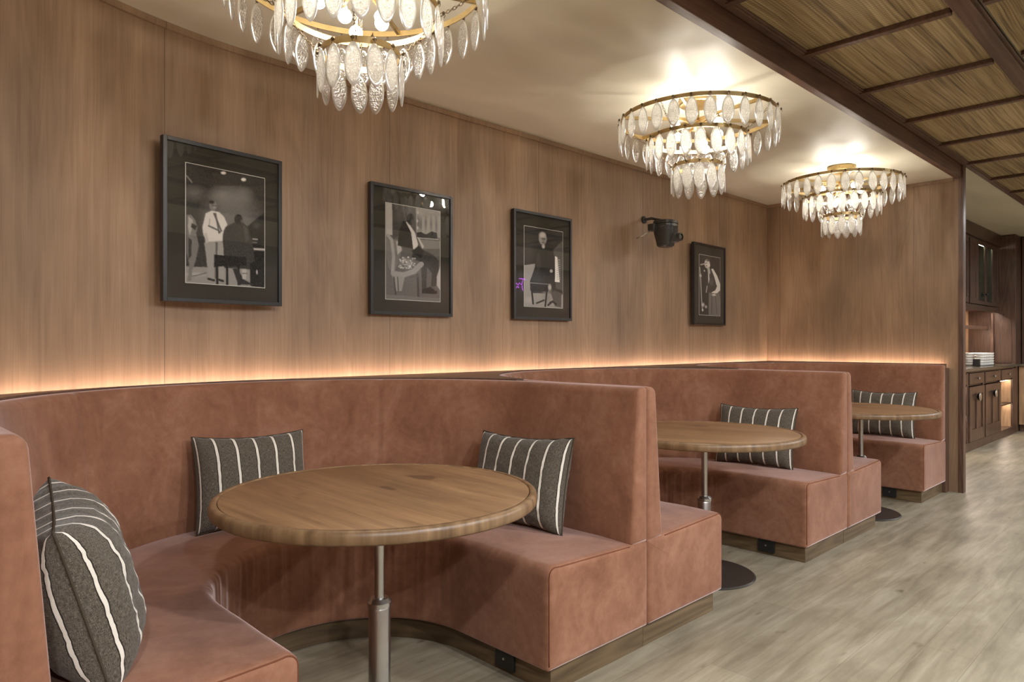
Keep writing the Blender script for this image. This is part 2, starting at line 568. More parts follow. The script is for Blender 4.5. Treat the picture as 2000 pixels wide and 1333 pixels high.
# aisle ceiling of reed panels, framed by battens
BX = [3.67 + 0.805 * k for k in range(-6, 12)]
bays = [(0.895, 1.60), (-0.02, 0.80), (-0.95, -0.12), (-1.9, -1.05), (-2.85, -2.0)]
for bi, (y0, y1) in enumerate(bays[:3]):
    for i in range(len(BX) - 1):
        x0, x1 = BX[i], BX[i + 1]
        if x1 < -0.5: continue
        mb = MB(); mb.box((x0 + 0.002, y0, ZA - 0.03), (x1 - 0.002, y1 - 0.02, ZA - 0.018))
        o = mb.build('ceiling_panel', 'reed')
        where = ['in the row beside the beam', 'in the second row from the booths', 'in the third row from the booths'][bi]
        tag(o, 'woven reed ceiling panel %s' % where, 'ceiling panel', ['reed panels next to the beam', 'reed panels of the second row', 'reed panels of the third row'][bi])
        if i > 0:
            mb = MB(); mb.box((x0 - 0.02, y0, ZA - 0.055), (x0 + 0.02, y1 - 0.03, ZA - 0.030))
            o = mb.build('ceiling_batten', 'dark_wood_x', bevel=0.003)
            tag(o, 'dark cross batten of the reed ceiling, %s' % where, 'batten', ['battens across the first reed row', 'battens across the second reed row', 'battens across the third reed row'][bi])
for y, h, lab in ((1.575, 0.05, 'long dark wooden edge moulding of the reed ceiling, along the beam'), (0.84, 0.06, 'long dark wooden batten between first and second row of reed panels'), (-0.07, 0.06, 'long dark wooden batten between second and third row of reed panels'), (-1.0, 0.06, 'long dark wooden batten beyond the third row of reed panels')):
    mb = MB()
    w = 0.02 if y > 1.5 else 0.04
    mb.box((-1.2, y - w, ZA - h), (13.0, y + w, ZA - 0.001))
    mb.box((-1.2, y - w - 0.012, ZA - 0.042), (13.0, y + w + 0.012 * (y < 1.5), ZA - 0.034))
    tag(mb.build('ceiling_moulding', 'dark_wood_x', bevel=0.003), lab, 'moulding')

# ---------------------------------------------------------------- banquettes
XC = [1.353, 3.52, 5.69]
YC = 2.2
YF = 1.69
RO = 1.083

def u_path(n_leg=10, n_arc=96, yfront=YF):
    """list of (kind, a): position for a radial distance rho"""
    L = YC - yfront
    out = []
    for k in range(n_leg):
        out.append(('r', yfront + L * k / n_leg))
    for k in range(n_arc + 1):
        out.append(('a', PI * k / n_arc))
    for k in range(1, n_leg + 1):
        out.append(('l', YC - L * k / n_leg))
    return out

def u_pos(st, rho, stretch=0.972):
    k, a = st
    if k == 'r': return (rho, a - YC)
    if k == 'l': return (-rho, a - YC)
    return (rho * math.cos(a), rho * math.sin(a) * stretch)

def inset(prof, d):
    """push the points of a convex closed profile at least d inside it"""
    if d <= 1e-9: return list(prof)
    n = len(prof)
    area = sum(prof[i][0] * prof[(i + 1) % n][1] - prof[(i + 1) % n][0] * prof[i][1] for i in range(n))
    sg = 1 if area > 0 else -1
    edges = []
    for i in range(n):
        a = Vector(prof[i]); b = Vector(prof[(i + 1) % n])
        if (b - a).length < 0.0125: continue
        e = (b - a).normalized()
        edges.append((a, Vector((-e.y, e.x)) * sg))
    out = []
    for i, p in enumerate(prof):
        e1 = (Vector(p) - Vector(prof[i - 1])); e2 = (Vector(prof[(i + 1) % n]) - Vector(p))
        if e1.length < 1e-7: e1 = e2
        if e2.length < 1e-7: e2 = e1
        t = (e1.normalized() + e2.normalized()).normalized()
        q = Vector(p) + Vector((-t.y, t.x)) * sg * d
        for it in range(40):
            worst = None
            for a, nn in edges:
                k = d - (q - a).dot(nn)
                if k > 1e-6 and (worst is None or k > worst[0]): worst = (k, nn)
            if worst is None: break
            q = q + worst[1] * worst[0]
        out.append((q.x, q.y))
    return out

def rounded(poly, radii, seg=5, div=0.06):
    """closed 2D polygon with rounded corners, long sides subdivided"""
    n = len(poly)
    pts = []
    for i in range(n):
        p = Vector(poly[i]); a = Vector(poly[i - 1]); c = Vector(poly[(i + 1) % n])
        r = radii[i]
        d1 = (a - p).normalized(); d2 = (c - p).normalized()
        if r <= 0:
            pts.append(p)
            continue
        ang = d1.angle(d2)
        dist = r / math.tan(ang / 2)
        s = p + d1 * dist; e = p + d2 * dist
        cen = p + (d1 + d2).normalized() * (r / math.sin(ang / 2))
        a0 = math.atan2(s.y - cen.y, s.x - cen.x); a1 = math.atan2(e.y - cen.y, e.x - cen.x)
        da = (a1 - a0 + PI) % (2 * PI) - PI
        for k in range(seg + 1):
            t = a0 + da * k / seg
            pts.append(cen + Vector((math.cos(t), math.sin(t))) * r)
    out = []
    m = len(pts)
    for i in range(m):
        p, q = pts[i], pts[(i + 1) % m]
        k = max(1, int((q - p).length / div))
        for j in range(k):
            w = p.lerp(q, j / k)
            out.append((w.x, w.y))
    return out

def sweep(stations, prof, disp, end_r):
    """sweep prof (rho,z) along the U; rounded end caps"""
    rows = []
    first, last = stations[0], stations[-1]
    def row(st, pr, yshift=0.0):
        r = []
        for (rho, z), (bro, bz) in zip(pr, prof):
            dr, dz = disp(st, bro, bz)
            if st[0] != 'a':
                k = max(0.0, min(1.0, (st[1] - first[1] - 0.03) / 0.16)); dr *= k; dz *= k
            x, y = u_pos(st, rho + dr)
            r.append((x, y + yshift, z + dz))
        rows.append(r)
    ks = 5
    first, last = stations[0], stations[-1]
    row((first[0], first[1]), inset(prof, end_r + 0.004))
    for k in range(ks, 0, -1):
        ph = PI / 2 * k / ks
        row((first[0], first[1] + end_r * (1 - math.sin(ph))), inset(prof, end_r * (1 - math.cos(ph))))
    for st in stations[1:-1]:
        row(st, prof)
    for k in range(1, ks + 1):
        ph = PI / 2 * k / ks
        row((last[0], last[1] + end_r * (1 - math.sin(ph))), inset(prof, end_r * (1 - math.cos(ph))))
    row((last[0], last[1]), inset(prof, end_r + 0.004))
    n = len(prof)
    mb = MB()
    vs = [p for r in rows for p in r]
    fs = []
    for i in range(len(rows) - 1):
        for k in range(n):
            k2 = (k + 1) % n
            fs.append((i * n + k, i * n + k2, (i + 1) * n + k2, (i + 1) * n + k))
    for row_i in (0, len(rows) - 1):
        rr = rows[row_i]
        vs.append(tuple(sum(p[q] for p in rr) / n for q in range(3)))
        for k in range(n):
            fs.append((row_i * n + k, row_i * n + (k + 1) % n, len(vs) - 1))
    mb.add(vs, fs)
    return mb

def stations_from(yfront, narc):
    L = YC - yfront
    st = [('r', yfront), ('r', yfront + 0.035)]
    for k in range(1, 9): st.append(('r', yfront + 0.035 + (L - 0.035) * k / 9))
    for k in range(narc + 1): st.append(('a', PI * k / narc))
    for k in range(8, 0, -1): st.append(('l', yfront + 0.035 + (L - 0.035) * k / 9))
    st += [('l', yfront + 0.035), ('l', yfront)]
    return st

def arc_len(st, rho):
    k, a = st
    if k == 'r': return a - YC
    if k == 'a': return a * rho
    return PI * rho + (YC - a)

def make_seat(seed):
    prof = rounded([(0.475, 0.095), (1.082, 0.095), (1.082, 0.450), (0.475, 0.470)], [0.012, 0.01, 0.01, 0.038], 6, 0.045)
    def disp(st, rho, z):
        dr = dz = 0.0
        x, y = u_pos(st, rho)
        if z > 0.44:
            t = (rho - 0.475) / 0.607
            dz += 0.010 * math.sin(PI * max(0, min(1, t))) + 0.004 * noise.noise(Vector((x * 5 + seed, y * 5, 0)))
        s = arc_len(st, 0.475)
        if rho < 0.52 and 0.1 < z < 0.46:
            dr += 0.006 * math.sin(PI * (z - 0.095) / 0.37) * -1.0
            if st[0] == 'a':
                m = max(0.0, math.sin(st[1])) ** 0.7
                grow = 0.35 + 0.65 * ((z - 0.1) / 0.36)
                w = noise.noise(Vector((s * 24 + seed * 3, z * 1.6, 0))) + 0.6 * noise.noise(Vector((s * 55, z * 2.5, seed)))
                dr += 0.011 * m * grow * w
        # seams pressed into the upholstery
        if st[0] == 'a':
            d = abs(st[1] - PI * 0.52) * max(rho, 0.3)
            if d < 0.016:
                k = 0.006 * (1 - d / 0.016)
                if rho < 0.52 and z > 0.1: dr += k
                elif z > 0.44: dz -= k
        return dr, dz
    return sweep(stations_from(YF, 240), prof, disp, 0.022)

def make_back(seed, hw=0.0):
    prof = rounded([(0.972, 0.445), (1.083, 0.445), (1.083, 1.088), (1.022, 1.088)], [0.012, 0.004, 0.012, 0.034], 5, 0.05)
    def disp(st, rho, z):
        dr = dz = 0.0
        inner = rho < 1.05
        if inner and z < 1.075:
            dr -= 0.012 * math.sin(PI * max(0, min(1, (z - 0.445) / 0.64)))
            if st[0] == 'a':
                s = arc_len(st, 1.0)
                th = st[1]
                m = math.exp(-((th - 1.95) / 0.42) ** 2) + 0.8 * math.exp(-((th - 1.15) / 0.25) ** 2)
                grow = max(0.0, min(1.0, (z - 0.62) / 0.35))
                dr += 0.012 * m * grow * (noise.noise(Vector((s * 22 + seed * 5, z * 1.3, 0))) + 0.4 * noise.noise(Vector((s * 50, z * 2, seed))))
        if st[0] == 'a' and z > 0.5 and rho < 1.07:
            for c in (math.radians(52), math.radians(130)):
                d = abs(st[1] - c) * 1.0
                if d < 0.016:
                    k = 0.010 * (1 - d / 0.016)
                    if z < 1.075: dr += k
                    else: dz -= k * 0.6
        return dr, dz
    return sweep(stations_from(YF + 0.002, 240), prof, disp, 0.021)

def make_plinth():
    prof = [(0.515, 0.001), (1.0825, 0.001), (1.0825, 0.10), (0.515, 0.10)]
    mb = MB()
    st = stations_from(YF + 0.03, 80)
    rows = [[u_pos(s, r) + (z,) for r, z in prof] for s in st]
    vs = [p for r in rows for p in r]
    fs = []
    for i in range(len(rows) - 1):
        for k in range(4):
            k2 = (k + 1) % 4
            fs.append((i * 4 + k, i * 4 + k2, (i + 1) * 4 + k2, (i + 1) * 4 + k))
    fs.append((0, 1, 2, 3)); fs.append(tuple((len(rows) - 1) * 4 + k for k in (3, 2, 1, 0)))
    mb.add(vs, fs)
    # grain runs along the board, so swap: uv.x = height, uv.y = length
    def uvf(c, p):
        r = math.hypot(c.x, c.y)
        L = math.atan2(c.y, c.x) * r if c.y > 0 else (c.y if c.x > 0 else 3 - c.y)
        if abs(p.normal.y) > 0.9 and c.y < -0.2: L = c.x
        return (c.z, L)
    return mb, uvf

def seam_tube(name, pts, parent, r=0.0022, mat='seam'):
    mb = MB(); mb.tube(pts, r, 6)
    return mb.build(name, mat, parent, True)

BLAB = ['terracotta velvet U-shaped booth seat in the foreground, curving behind the nearest table',
        'terracotta velvet U-shaped booth seat in the middle of the row, around the second table',
        'terracotta velvet U-shaped booth seat farthest away, against the wooden end wall']
for i, xc in enumerate(XC):
    root = empty('booth_banquette', (xc, YC, 0))
    tag(root, BLAB[i], 'booth seat', 'velvet booth seats in a row')
    o = make_seat(i * 1.7).build('seat', 'velvet', root, True); auto_smooth(o, 1.2, 0.00002)
    o = make_back(i * 2.3).build('backrest', 'velvet', root, True); auto_smooth(o, 1.2, 0.00002)
    if i == 0: o.scale.x = 1.021; o.location.x = -0.023
    mb, uvf = make_plinth()
    mb.build('plinth', 'plinth_wood', root, uvfn=uvf)
    # vertical seams of the back
    for cdeg in (52, 130):
        ca, sa = math.cos(math.radians(cdeg)), math.sin(math.radians(cdeg))
        pts = []
        for k in range(17):
            z = 0.475 + 0.575 * k / 16
            rho = 0.972 + 0.05 * (z - 0.445) / 0.643 - 0.012 * math.sin(PI * (z - 0.445) / 0.64) + 0.0085
            x = rho * ca
            if i == 0: x = x * 1.021 - 0.023
            pts.append((x, rho * sa * 0.972, z))
        seam_tube('piping', pts, root, 0.0022)
    # piped seams on the front faces of both arms
    for sgn in (1, -1):
        y = YF - YC + 0.0060
        pts = [(0.4812, 0.115 + 0.31 * k / 10) for k in range(11)]
        pts += [(0.513 - 0.0318 * math.cos(t), 0.432 + 0.0318 * math.sin(t)) for t in [0.15 + 1.4 * k / 6 for k in range(7)]]
        pts += [(q, 0.4628 - 0.033 * (q - 0.475)) for q in [0.54 + 0.42 * k / 8 for k in range(9)]]
        seam_tube('piping', [(sgn * a, y, z) for a, z in pts], root, 0.0022)
    # black socket plate on the inside of the right plinth
    a = math.radians(-14)
    if True:
        sk = MB(); sk.box((0.500, -0.30, 0.018), (0.5145, -0.20, 0.095))
        po = sk.build('socket_plate', 'black', root, bevel=0.002)
        kn = MB(); kn.lathe([(0.005, -0.003), (0.005, 0.003)], 10, (0.4985, -0.25, 0.058), axis='x'); kn.build('socket_port', 'grille', po)

# half of the neighbouring booth whose back adjoins the nearest one
root = empty('booth_banquette', (XC[0] - 2 * RO - 0.047, YC, 0))
tag(root, 'backrest end of the next booth at the lower left corner, behind the nearest booth arm', 'booth seat', None)
def leg_sweep(prof, y0, y1, er):
    st = [('r', y0), ('r', y0 + 0.035), ('r', (y0 + y1) / 2), ('r', y1 - 0.01), ('r', y1)]
    return sweep(st, prof, lambda s, r, z: (0, 0), er)
def simple_leg(name, prof, mat):
    mb = MB(); n = len(prof); rows = []
    for k in range(6, 0, -1):
        ph = PI / 2 * k / 6
        rows.append([(r, YF - YC + 0.02 * (1 - math.sin(ph)), z) for r, z in inset(prof, 0.02 * (1 - math.cos(ph)))])
    for y in (YF - YC + 0.03, -0.2, 0.0): rows.append([(r, y, z) for r, z in prof])
    vs = [p for r in rows for p in r]; fs = []
    for i in range(len(rows) - 1):
        for k in range(n):
            k2 = (k + 1) % n; fs.append((i * n + k, i * n + k2, (i + 1) * n + k2, (i + 1) * n + k))
    fs.append(tuple(range(n))); fs.append(tuple((len(rows) - 1) * n + k for k in reversed(range(n))))
    mb.add(vs, fs)
    return auto_smooth(mb.build(name, mat, root, True), 1.2)
simple_leg('seat', rounded([(0.6, 0.095), (1.082, 0.095), (1.082, 0.450), (0.6, 0.47)], [0.012, 0.01, 0.01, 0.038], 6, 0.05), 'velvet')
simple_leg('backrest', rounded([(0.972, 0.445), (1.083, 0.445), (1.083, 1.088), (1.022, 1.088)], [0.012, 0.004, 0.012, 0.034], 5, 0.05), 'velvet')
mb = MB(); mb.box((0.64, YF - YC + 0.03, 0.001), (1.06, -0.02, 0.099)); mb.build('plinth', 'plinth_wood', root, uvfn=lambda c, p: (c.z, c.x + c.y))

# wooden shelf between the backs and the wall
def outline_y(x):
    best = YF + 0.0
    inside = False
    for xc in XC:
        rad = RO + 0.002
        if xc == XC[0]: xc -= 0.023; rad *= 1.021
        d = abs(x - xc)
        if d < rad:
            t = max(0.0, rad ** 2 - d * d) / (rad / RO) ** 2
            return YC + math.sqrt(t) * 0.972
    if x > XC[2]: return YF + 0.01
    return 2.0
xs = []
x = -0.1
while x < XE - 0.006:
    xs.append(x); x += 0.0125
xs.append(XC[2] + RO + 0.0021); xs.append(XC[2] + RO + 0.0024); xs.append(XE - 0.055); xs.sort()
mb = MB(); rows = []
for x in xs:
    if x > XE - 0.0549: continue
    y1 = wall_y(x) - 0.055
    y0 = min(outline_y(x), y1 - 0.008)
    if x < XC[2] + 0.5: y0 = max(y0, 2.45)
    rows.append([(x, y0, 1.055), (x, y0, 1.0945), (x, y1, 1.0945), (x, y1, 1.055)])
vs = [p for r in rows for p in r]; fs = []
for i in range(len(rows) - 1):
    for k in range(4):
        k2 = (k + 1) % 4; fs.append((i * 4 + k, i * 4 + k2, (i + 1) * 4 + k2, (i + 1) * 4 + k))
fs.append((0, 1, 2, 3)); fs.append(tuple((len(rows) - 1) * 4 + k for k in (3, 2, 1, 0)))
mb.add(vs, fs)
tag(mb.build('ledge_shelf', 'dark_wood_x'), 'narrow dark wooden ledge running between velvet backs and the wood wall', 'ledge')
mb = MB(); mb.box((XC[2] + RO + 0.006, YF + 0.005, 0.0), (XE - 0.002, YF + 0.035, 1.058))
tag(mb.build('end_panel', 'dark_wood', bevel=0.002), 'narrow dark wooden filler panel between farthest booth and end wall post', 'panel')

# LED strips hidden in the gap behind the ledge
o = wall_strip('light_strip', 0.034, 0.050, 1.066, 1.072, 'led', i0=0, i1=len(WP) - 8)
tag(o, 'warm light strip glowing along the foot of the long wood wall', 'light strip')
mb = MB(); mb.box((XE - 0.050, YF + 0.05, 1.066), (XE - 0.034, YW - 0.06, 1.072))
tag(mb.build('light_strip', 'led'), 'warm light strip glowing along the foot of the end wall', 'light strip')

# ---------------------------------------------------------------- tables
def make_table():
    root = empty('round_table')
    R = 0.52
    mb = MB(); mb.lathe([(0.10, 0.747), (R - 0.0255, 0.747), (R - 0.0255, 0.7830), (R - 0.028, 0.7845), (0.10, 0.7845)], 128)
    auto_smooth(mb.build('tabletop', 'table', root), 0.7)
    e = MB(); n = 128
    prof = [(R - 0.025, 0.746), (R - 0.006, 0.746), (R, 0.752), (R + 0.001, 0.770), (R - 0.002, 0.780), (R - 0.008, 0.785), (R - 0.020, 0.786), (R - 0.0235, 0.783), (R - 0.0245, 0.775)]
    vs = []
    for r, z in prof:
        for k in range(n):
            a = 2 * PI * k / n; vs.append((r * math.cos(a), r * math.sin(a), z))
    fs = []
    m = len(prof)
    for i in range(m):
        j = (i + 1) % m
        for k in range(n):
            k2 = (k + 1) % n; fs.append((i * n + k, i * n + k2, j * n + k2, j * n + k))
    e.add(vs, fs)
    o = auto_smooth(e.build('edge_band', 'table_edge', root), 0.9); o['label'] = 'darker curved wooden edge band'
    mb = MB(); mb.lathe([(0.0165, 0.42), (0.0165, 0.740)], 32); auto_smooth(mb.build('pole', 'steel', root))
    mb = MB(); mb.lathe([(0.06, 0.735), (0.14, 0.7395), (0.14, 0.746), (0.06, 0.746)], 40); auto_smooth(mb.build('mounting_plate', 'disc', root))
    mb = MB(); mb.lathe([(0.036, 0.014), (0.036, 0.395), (0.033, 0.402), (0.040, 0.404), (0.040, 0.418), (0.030, 0.430), (0.018, 0.432)], 40)
    auto_smooth(mb.build('sleeve', 'steel', root), 0.5)
    mb = MB(); mb.lathe([(0.268, 0.0), (0.270, 0.004), (0.262, 0.010), (0.06, 0.016), (0.05, 0.016)], 72)
    auto_smooth(mb.build('base', 'disc', root))
    return root
tb = make_table()
TL = [((1.30, 1.965, 0.0), 'round wooden table nearest to the viewer, its whole top in sight'),
      ((3.455, 2.03, 0.0), 'round wooden table in the middle booth, partly behind the divider'),
      ((5.545, 1.945, 0.0), 'round wooden table in the farthest booth, smallest in view')]
for i, (loc, lab) in enumerate(TL):
    t = tb if i == 0 else copy_tree(tb)
    t.location = loc
    t.rotation_euler = (0, 0, [0.0, 0.35, 0.15][i])
    tag(t, lab, 'table', 'round tables in the booths')

# ---------------------------------------------------------------- cushions
def make_cushion(name, Wd, H, T, seed, phase=0.0):
    nu, nv = 72, 52
    vs = []; idx = {}
    def P(i, j, side):
        u = -1 + 2 * i / nu; v = -1 + 2 * j / nv
        x = Wd / 2 * u * (1 - 0.055 * (1 - v * v))
        y = H / 2 * v * (1 - 0.10 * (1 - u * u))
        prof = max(0.0, (1 - u ** 4) * (1 - v ** 4)) ** 0.55
        cr = noise.noise(Vector((u * 2.2 + seed, v * 2.0, side * 3))) * 0.10 + noise.noise(Vector((u * 5, v * 6 + seed, side))) * 0.05
        edge = max(abs(u), abs(v))
        cr += 0.08 * noise.noise(Vector((u * 13, v * 13, seed))) * edge ** 3
        z = side * (T / 2) * prof * (1 + cr) * 0.97
        y += 0.004 * noise.noise(Vector((u * 7, seed, v)))
        return (x, y, z)
    uvs = []
    fs = []
    al = [0.0]
    for i in range(nu):
        a = P(i, nv // 2, 1); b = P(i + 1, nv // 2, 1)
        al.append(al[-1] + math.hypot(b[0] - a[0], b[2] - a[2]))
    al = [q - al[nu // 2] for q in al]
    for side in (1, -1):
        for j in range(nv + 1):
            for i in range(nu + 1):
                if side == -1 and (i in (0, nu) or j in (0, nv)):
                    continue
                idx[(side, i, j)] = len(vs)
                vs.append(P(i, j, side))
                uvs.append((al[i] + phase, (-1 + 2 * j / nv) * H / 2))
    def I(side, i, j):
        return idx.get((side, i, j), idx.get((1, i, j)))
    for side in (1, -1):
        for j in range(nv):
            for i in range(nu):
                q = (I(side, i, j), I(side, i + 1, j), I(side, i + 1, j + 1), I(side, i, j + 1))
                fs.append(q if side == 1 else q[::-1])
    me = bpy.data.meshes.new(name)
    me.from_pydata(vs, [], fs)
    ul = me.uv_layers.new(name='uv')
    for p in me.polygons:
        for li in p.loop_indices:
            ul.data[li].uv = uvs[me.loops[li].vertex_index]
    return me

def place_cushion(center, yaw, lean, roll, Wd, H, T, seed, label, phase=0.0):
    """yaw: direction the front faces (z angle of the normal); lean: tilt backwards"""
    me = make_cushion('throw_pillow', Wd, H, T, seed, phase)
    o = link('throw_pillow', me, 'stripe', None, True)
    # local x = width, y = height, z = front
    R = Matrix.Rotation(yaw - PI / 2 + PI, 4, 'Z') @ Matrix.Rotation(PI / 2 - lean, 4, 'X') @ Matrix.Rotation(roll, 4, 'Z')
    o.matrix_world = Matrix.Translation(center) @ R
    # piped seam round the edge
    pts = []
    nb = 26
    def E(u, v):
        return (Wd / 2 * u * (1 - 0.055 * (1 - v * v)), H / 2 * v * (1 - 0.10 * (1 - u * u)), 0)
    for k in range(nb): pts.append(E(-1 + 2 * k / nb, -1))
    for k in range(nb): pts.append(E(1, -1 + 2 * k / nb))
    for k in range(nb): pts.append(E(1 - 2 * k / nb, 1))
    for k in range(nb): pts.append(E(-1, 1 - 2 * k / nb))
    mb = MB(); mb.tube(pts, 0.0035, 6, closed=True)
    mb.build('seam', 'seam_cloth', o, True)
    tag(o, label, 'cushion', 'striped cushions on the booths')
    return o
M['seam_cloth'] = plain('cushion_seam_cloth', srgb(72, 63, 52), 0.9, spec=0.1)
D = math.radians
place_cushion((0.46, 2.09, 0.662), D(-11), D(16), D(4), 0.54, 0.43, 0.25, 1.3, 'plump grey striped cushion nearest the viewer, leaning on the left arm of the foreground booth', 0.02)
place_cushion((1.345, 3.035, 0.665), D(-93), D(13), D(-1), 0.50, 0.41, 0.17, 4.1, 'grey striped cushion against the curved back behind the left edge of the nearest table')
place_cushion((2.205, 2.215, 0.66), D(186), D(14), D(1), 0.52, 0.41, 0.17, 7.7, 'grey striped cushion leaning on the divider at the right of the nearest table')
place_cushion((4.385, 2.20, 0.658), D(185), D(14), D(0), 0.52, 0.40, 0.14, 2.9, 'grey striped cushion behind the edge of the middle booth table')
place_cushion((6.55, 2.12, 0.658), D(183), D(12), D(0), 0.52, 0.40, 0.15, 5.5, 'grey striped cushion farthest away, behind the smallest table')

# ---------------------------------------------------------------- chandeliers
def leaf_mesh(Wd, L):
    n = 28
    prof = []
    for k in range(n):
        a = 2 * PI * k / n
        c, s = math.cos(a), math.sin(a)
        y = s * L / 2
        wx = Wd / 2 * c
        t = (y / (L / 2))
        wx *= (1 - 0.10 * t) if t > 0 else (1 - 0.22 * abs(t) ** 2)
        prof.append((wx, y - L / 2))
    T = 0.006
    vs = []; fs = []
    rings = [(0.82, T / 2), (0.97, T / 2 * 0.8), (1.0, 0), (0.97, -T / 2 * 0.8), (0.82, -T / 2)]
    for sc, z in rings:
        for (x, y) in prof:
            vs.append((x * sc, z, (y + L / 2) * sc - L / 2))
    for r in range(len(rings) - 1):
        for k in range(n):
            k2 = (k + 1) % n
            fs.append((r * n + k, r * n + k2, (r + 1) * n + k2, (r + 1) * n + k))
    fs.append(tuple(reversed(range(n)))); fs.append(tuple(4 * n + k for k in range(n)))
    me = bpy.data.meshes.new('glass_leaf')
    me.from_pydata(vs, [], fs)
    me.materials.append(M['leaf']); me.materials.append(M['leaf_rim'])
    for p in me.polygons:
        p.material_index = 0 if len(p.vertices) > 4 else 1
        p.use_smooth = len(p.vertices) == 4
    return me

def hook_mesh():
    mb = MB()
    mb.lathe([(0.006, 0.0), (0.0075, -0.003), (0.0075, -0.006), (0.003, -0.009)], 8, (0, 0, 0), axis='y')
    mb.tube([(0, -0.007, 0.0), (0, -0.010, -0.008), (0, -0.006, -0.016)], 0.0012, 5)
    me = bpy.data.meshes.new('hook'); me.from_pydata(mb.v, [], mb.f); me.materials.append(M['bronze'])
    return me

TIERS = [(0.437, -0.128, 30, 0.067, 0.150), (0.278, -0.240, 22, 0.065, 0.148), (0.138, -0.395, 13, 0.063, 0.150)]
def make_chandelier():
    root = empty('chandelier')
    mb = MB(); mb.lathe([(0.098, 0.0), (0.105, -0.004), (0.105, -0.040), (0.098, -0.046), (0.02, -0.046)], 48)
    cn = auto_smooth(mb.build('canopy', 'brass', root), 0.6)
    for k in range(6):
        a = k * PI / 3
        s = MB(); s.lathe([(0.004, 0.0), (0.004, 0.004), (0.002, 0.006)], 8, (0.105 * math.cos(a), 0.105 * math.sin(a), -0.02)); s.build('screw', 'bronze', cn)
    mb = MB(); mb.tube([(0, 0, -0.045), (0, 0, -0.16)], 0.010, 12); mb.lathe([(0.006, -0.20), (0.028, -0.19), (0.034, -0.17), (0.028, -0.15), (0.01, -0.14)], 20)
    auto_smooth(mb.build('stem', 'brass', root))
    hm = hook_mesh()
    for ti, (R, z, n, lw, ll) in enumerate(TIERS):
        b = MB(); seg = 96; vs = []; fs = []
        for (r, zz) in ((R - 0.004, z - 0.011), (R, z - 0.011), (R, z + 0.011), (R - 0.004, z + 0.011)):
            for k in range(seg):
                a = 2 * PI * k / seg; vs.append((r * math.cos(a), r * math.sin(a), zz))
        for i in range(4):
            j = (i + 1) % 4
            for k in range(seg):
                k2 = (k + 1) % seg; fs.append((i * seg + k, i * seg + k2, j * seg + k2, j * seg + k))
        b.add(vs, fs)
        auto_smooth(b.build('ring', 'brass', root), 0.6)
        lm = leaf_mesh(lw, ll)
        for k in range(n):
            a = 2 * PI * (k + 0.25 * ti) / n
            lf = bpy.data.objects.new('glass_leaf', lm)
            COL.objects.link(lf); lf.parent = root
            lf.location = ((R + 0.009) * math.cos(a), (R + 0.009) * math.sin(a), z - 0.012)
            lf.rotation_euler = (random.uniform(-0.03, 0.03), random.uniform(-0.05, 0.05), a + PI / 2 + random.uniform(-0.08, 0.08))
            hk = bpy.data.objects.new('hook', hm)
            COL.objects.link(hk); hk.parent = lf
            hk.location = (0, 0.0, 0.012)
    # cross arms from the stem to the top ring
    for k in range(3):
        a = k * PI / 3 + 0.3
        R = TIERS[0][0] - 0.003
        mb = MB(); ca, sa = math.cos(a), math.sin(a)
        w = 0.006
        mb.add([(R * ca * s - w * sa * t, R * sa * s + w * ca * t, -0.128 + h) for s in (-1, 1) for t in (-1, 1) for h in (-0.009, 0.009)],
               [(0, 1, 3, 2), (4, 6, 7, 5), (0, 4, 5, 1), (2, 3, 7, 6), (0, 2, 6, 4), (1, 5, 7, 3)])
        mb.build('cross_arm', 'brass', root)
    # chains between the tiers
    def chain(p, q):
        p = Vector(p); q = Vector(q)
        L = (q - p).length; n = max(3, int(L / 0.0135))
        d = (q - p).normalized()
        a = d.cross(Vector((0, 0, 1))); a = a.normalized() if a.length > 0.1 else Vector((1, 0, 0))
        b = d.cross(a)
        mb = MB()
        for i in range(n):
            c = p.lerp(q, (i + 0.5) / n)
            sag = Vector((0, 0, -0.012 * math.sin(PI * (i + 0.5) / n)))
            s = a if i % 2 else b
            pts = [c + sag + d * (0.0095 * math.cos(t)) + s * (0.0052 * math.sin(t)) for t in [2 * PI * k / 8 for k in range(8)]]
            mb.tube(pts, 0.0013, 5, closed=True)
        mb.build('chain', 'bronze', root, True)
    for k in range(4):
        a = k * PI / 2 + 0.55
        r0, z0 = TIERS[0][0], TIERS[0][1]; r1, z1 = TIERS[1][0], TIERS[1][1]; r2, z2 = TIERS[2][0], TIERS[2][1]
        chain((r0 * 0.98 * math.cos(a), r0 * 0.98 * math.sin(a), z0), (r1 * math.cos(a), r1 * math.sin(a), z1))
        chain((r1 * 0.98 * math.cos(a), r1 * 0.98 * math.sin(a), z1), (r2 * math.cos(a), r2 * math.sin(a), z2))
    chain((0, 0, -0.2), (0, 0, -0.39))
    # bulbs on short arms
    bl = []
    for k in range(4): bl.append((0.165, k * PI / 2 + 0.2, -0.185))
    for k in range(3): bl.append((0.075, k * 2 * PI / 3 + 0.9, -0.285))
    for r, a, z in bl:
        c = (r * math.cos(a), r * math.sin(a), z)
        sk = MB(); sk.tube([(0.02 * math.cos(a), 0.02 * math.sin(a), -0.16), (r * math.cos(a), r * math.sin(a), z + 0.045), (c[0], c[1], z + 0.02)], [0.005, 0.006, 0.011], 10)
        so = sk.build('bulb_arm', 'brass', root, True)
        bb = MB()
        pr = [(0.024 * math.cos(t), 0.024 * math.sin(t)) for t in [PI / 2 - PI * q / 12 for q in range(13)]]
        pr[0] = (0.001, pr[0][1]); pr[-1] = (0.001, pr[-1][1])
        bb.lathe(pr, 20, c)
        bb.build('bulb', 'bulb', so, True)
    return root
ch = make_chandelier()
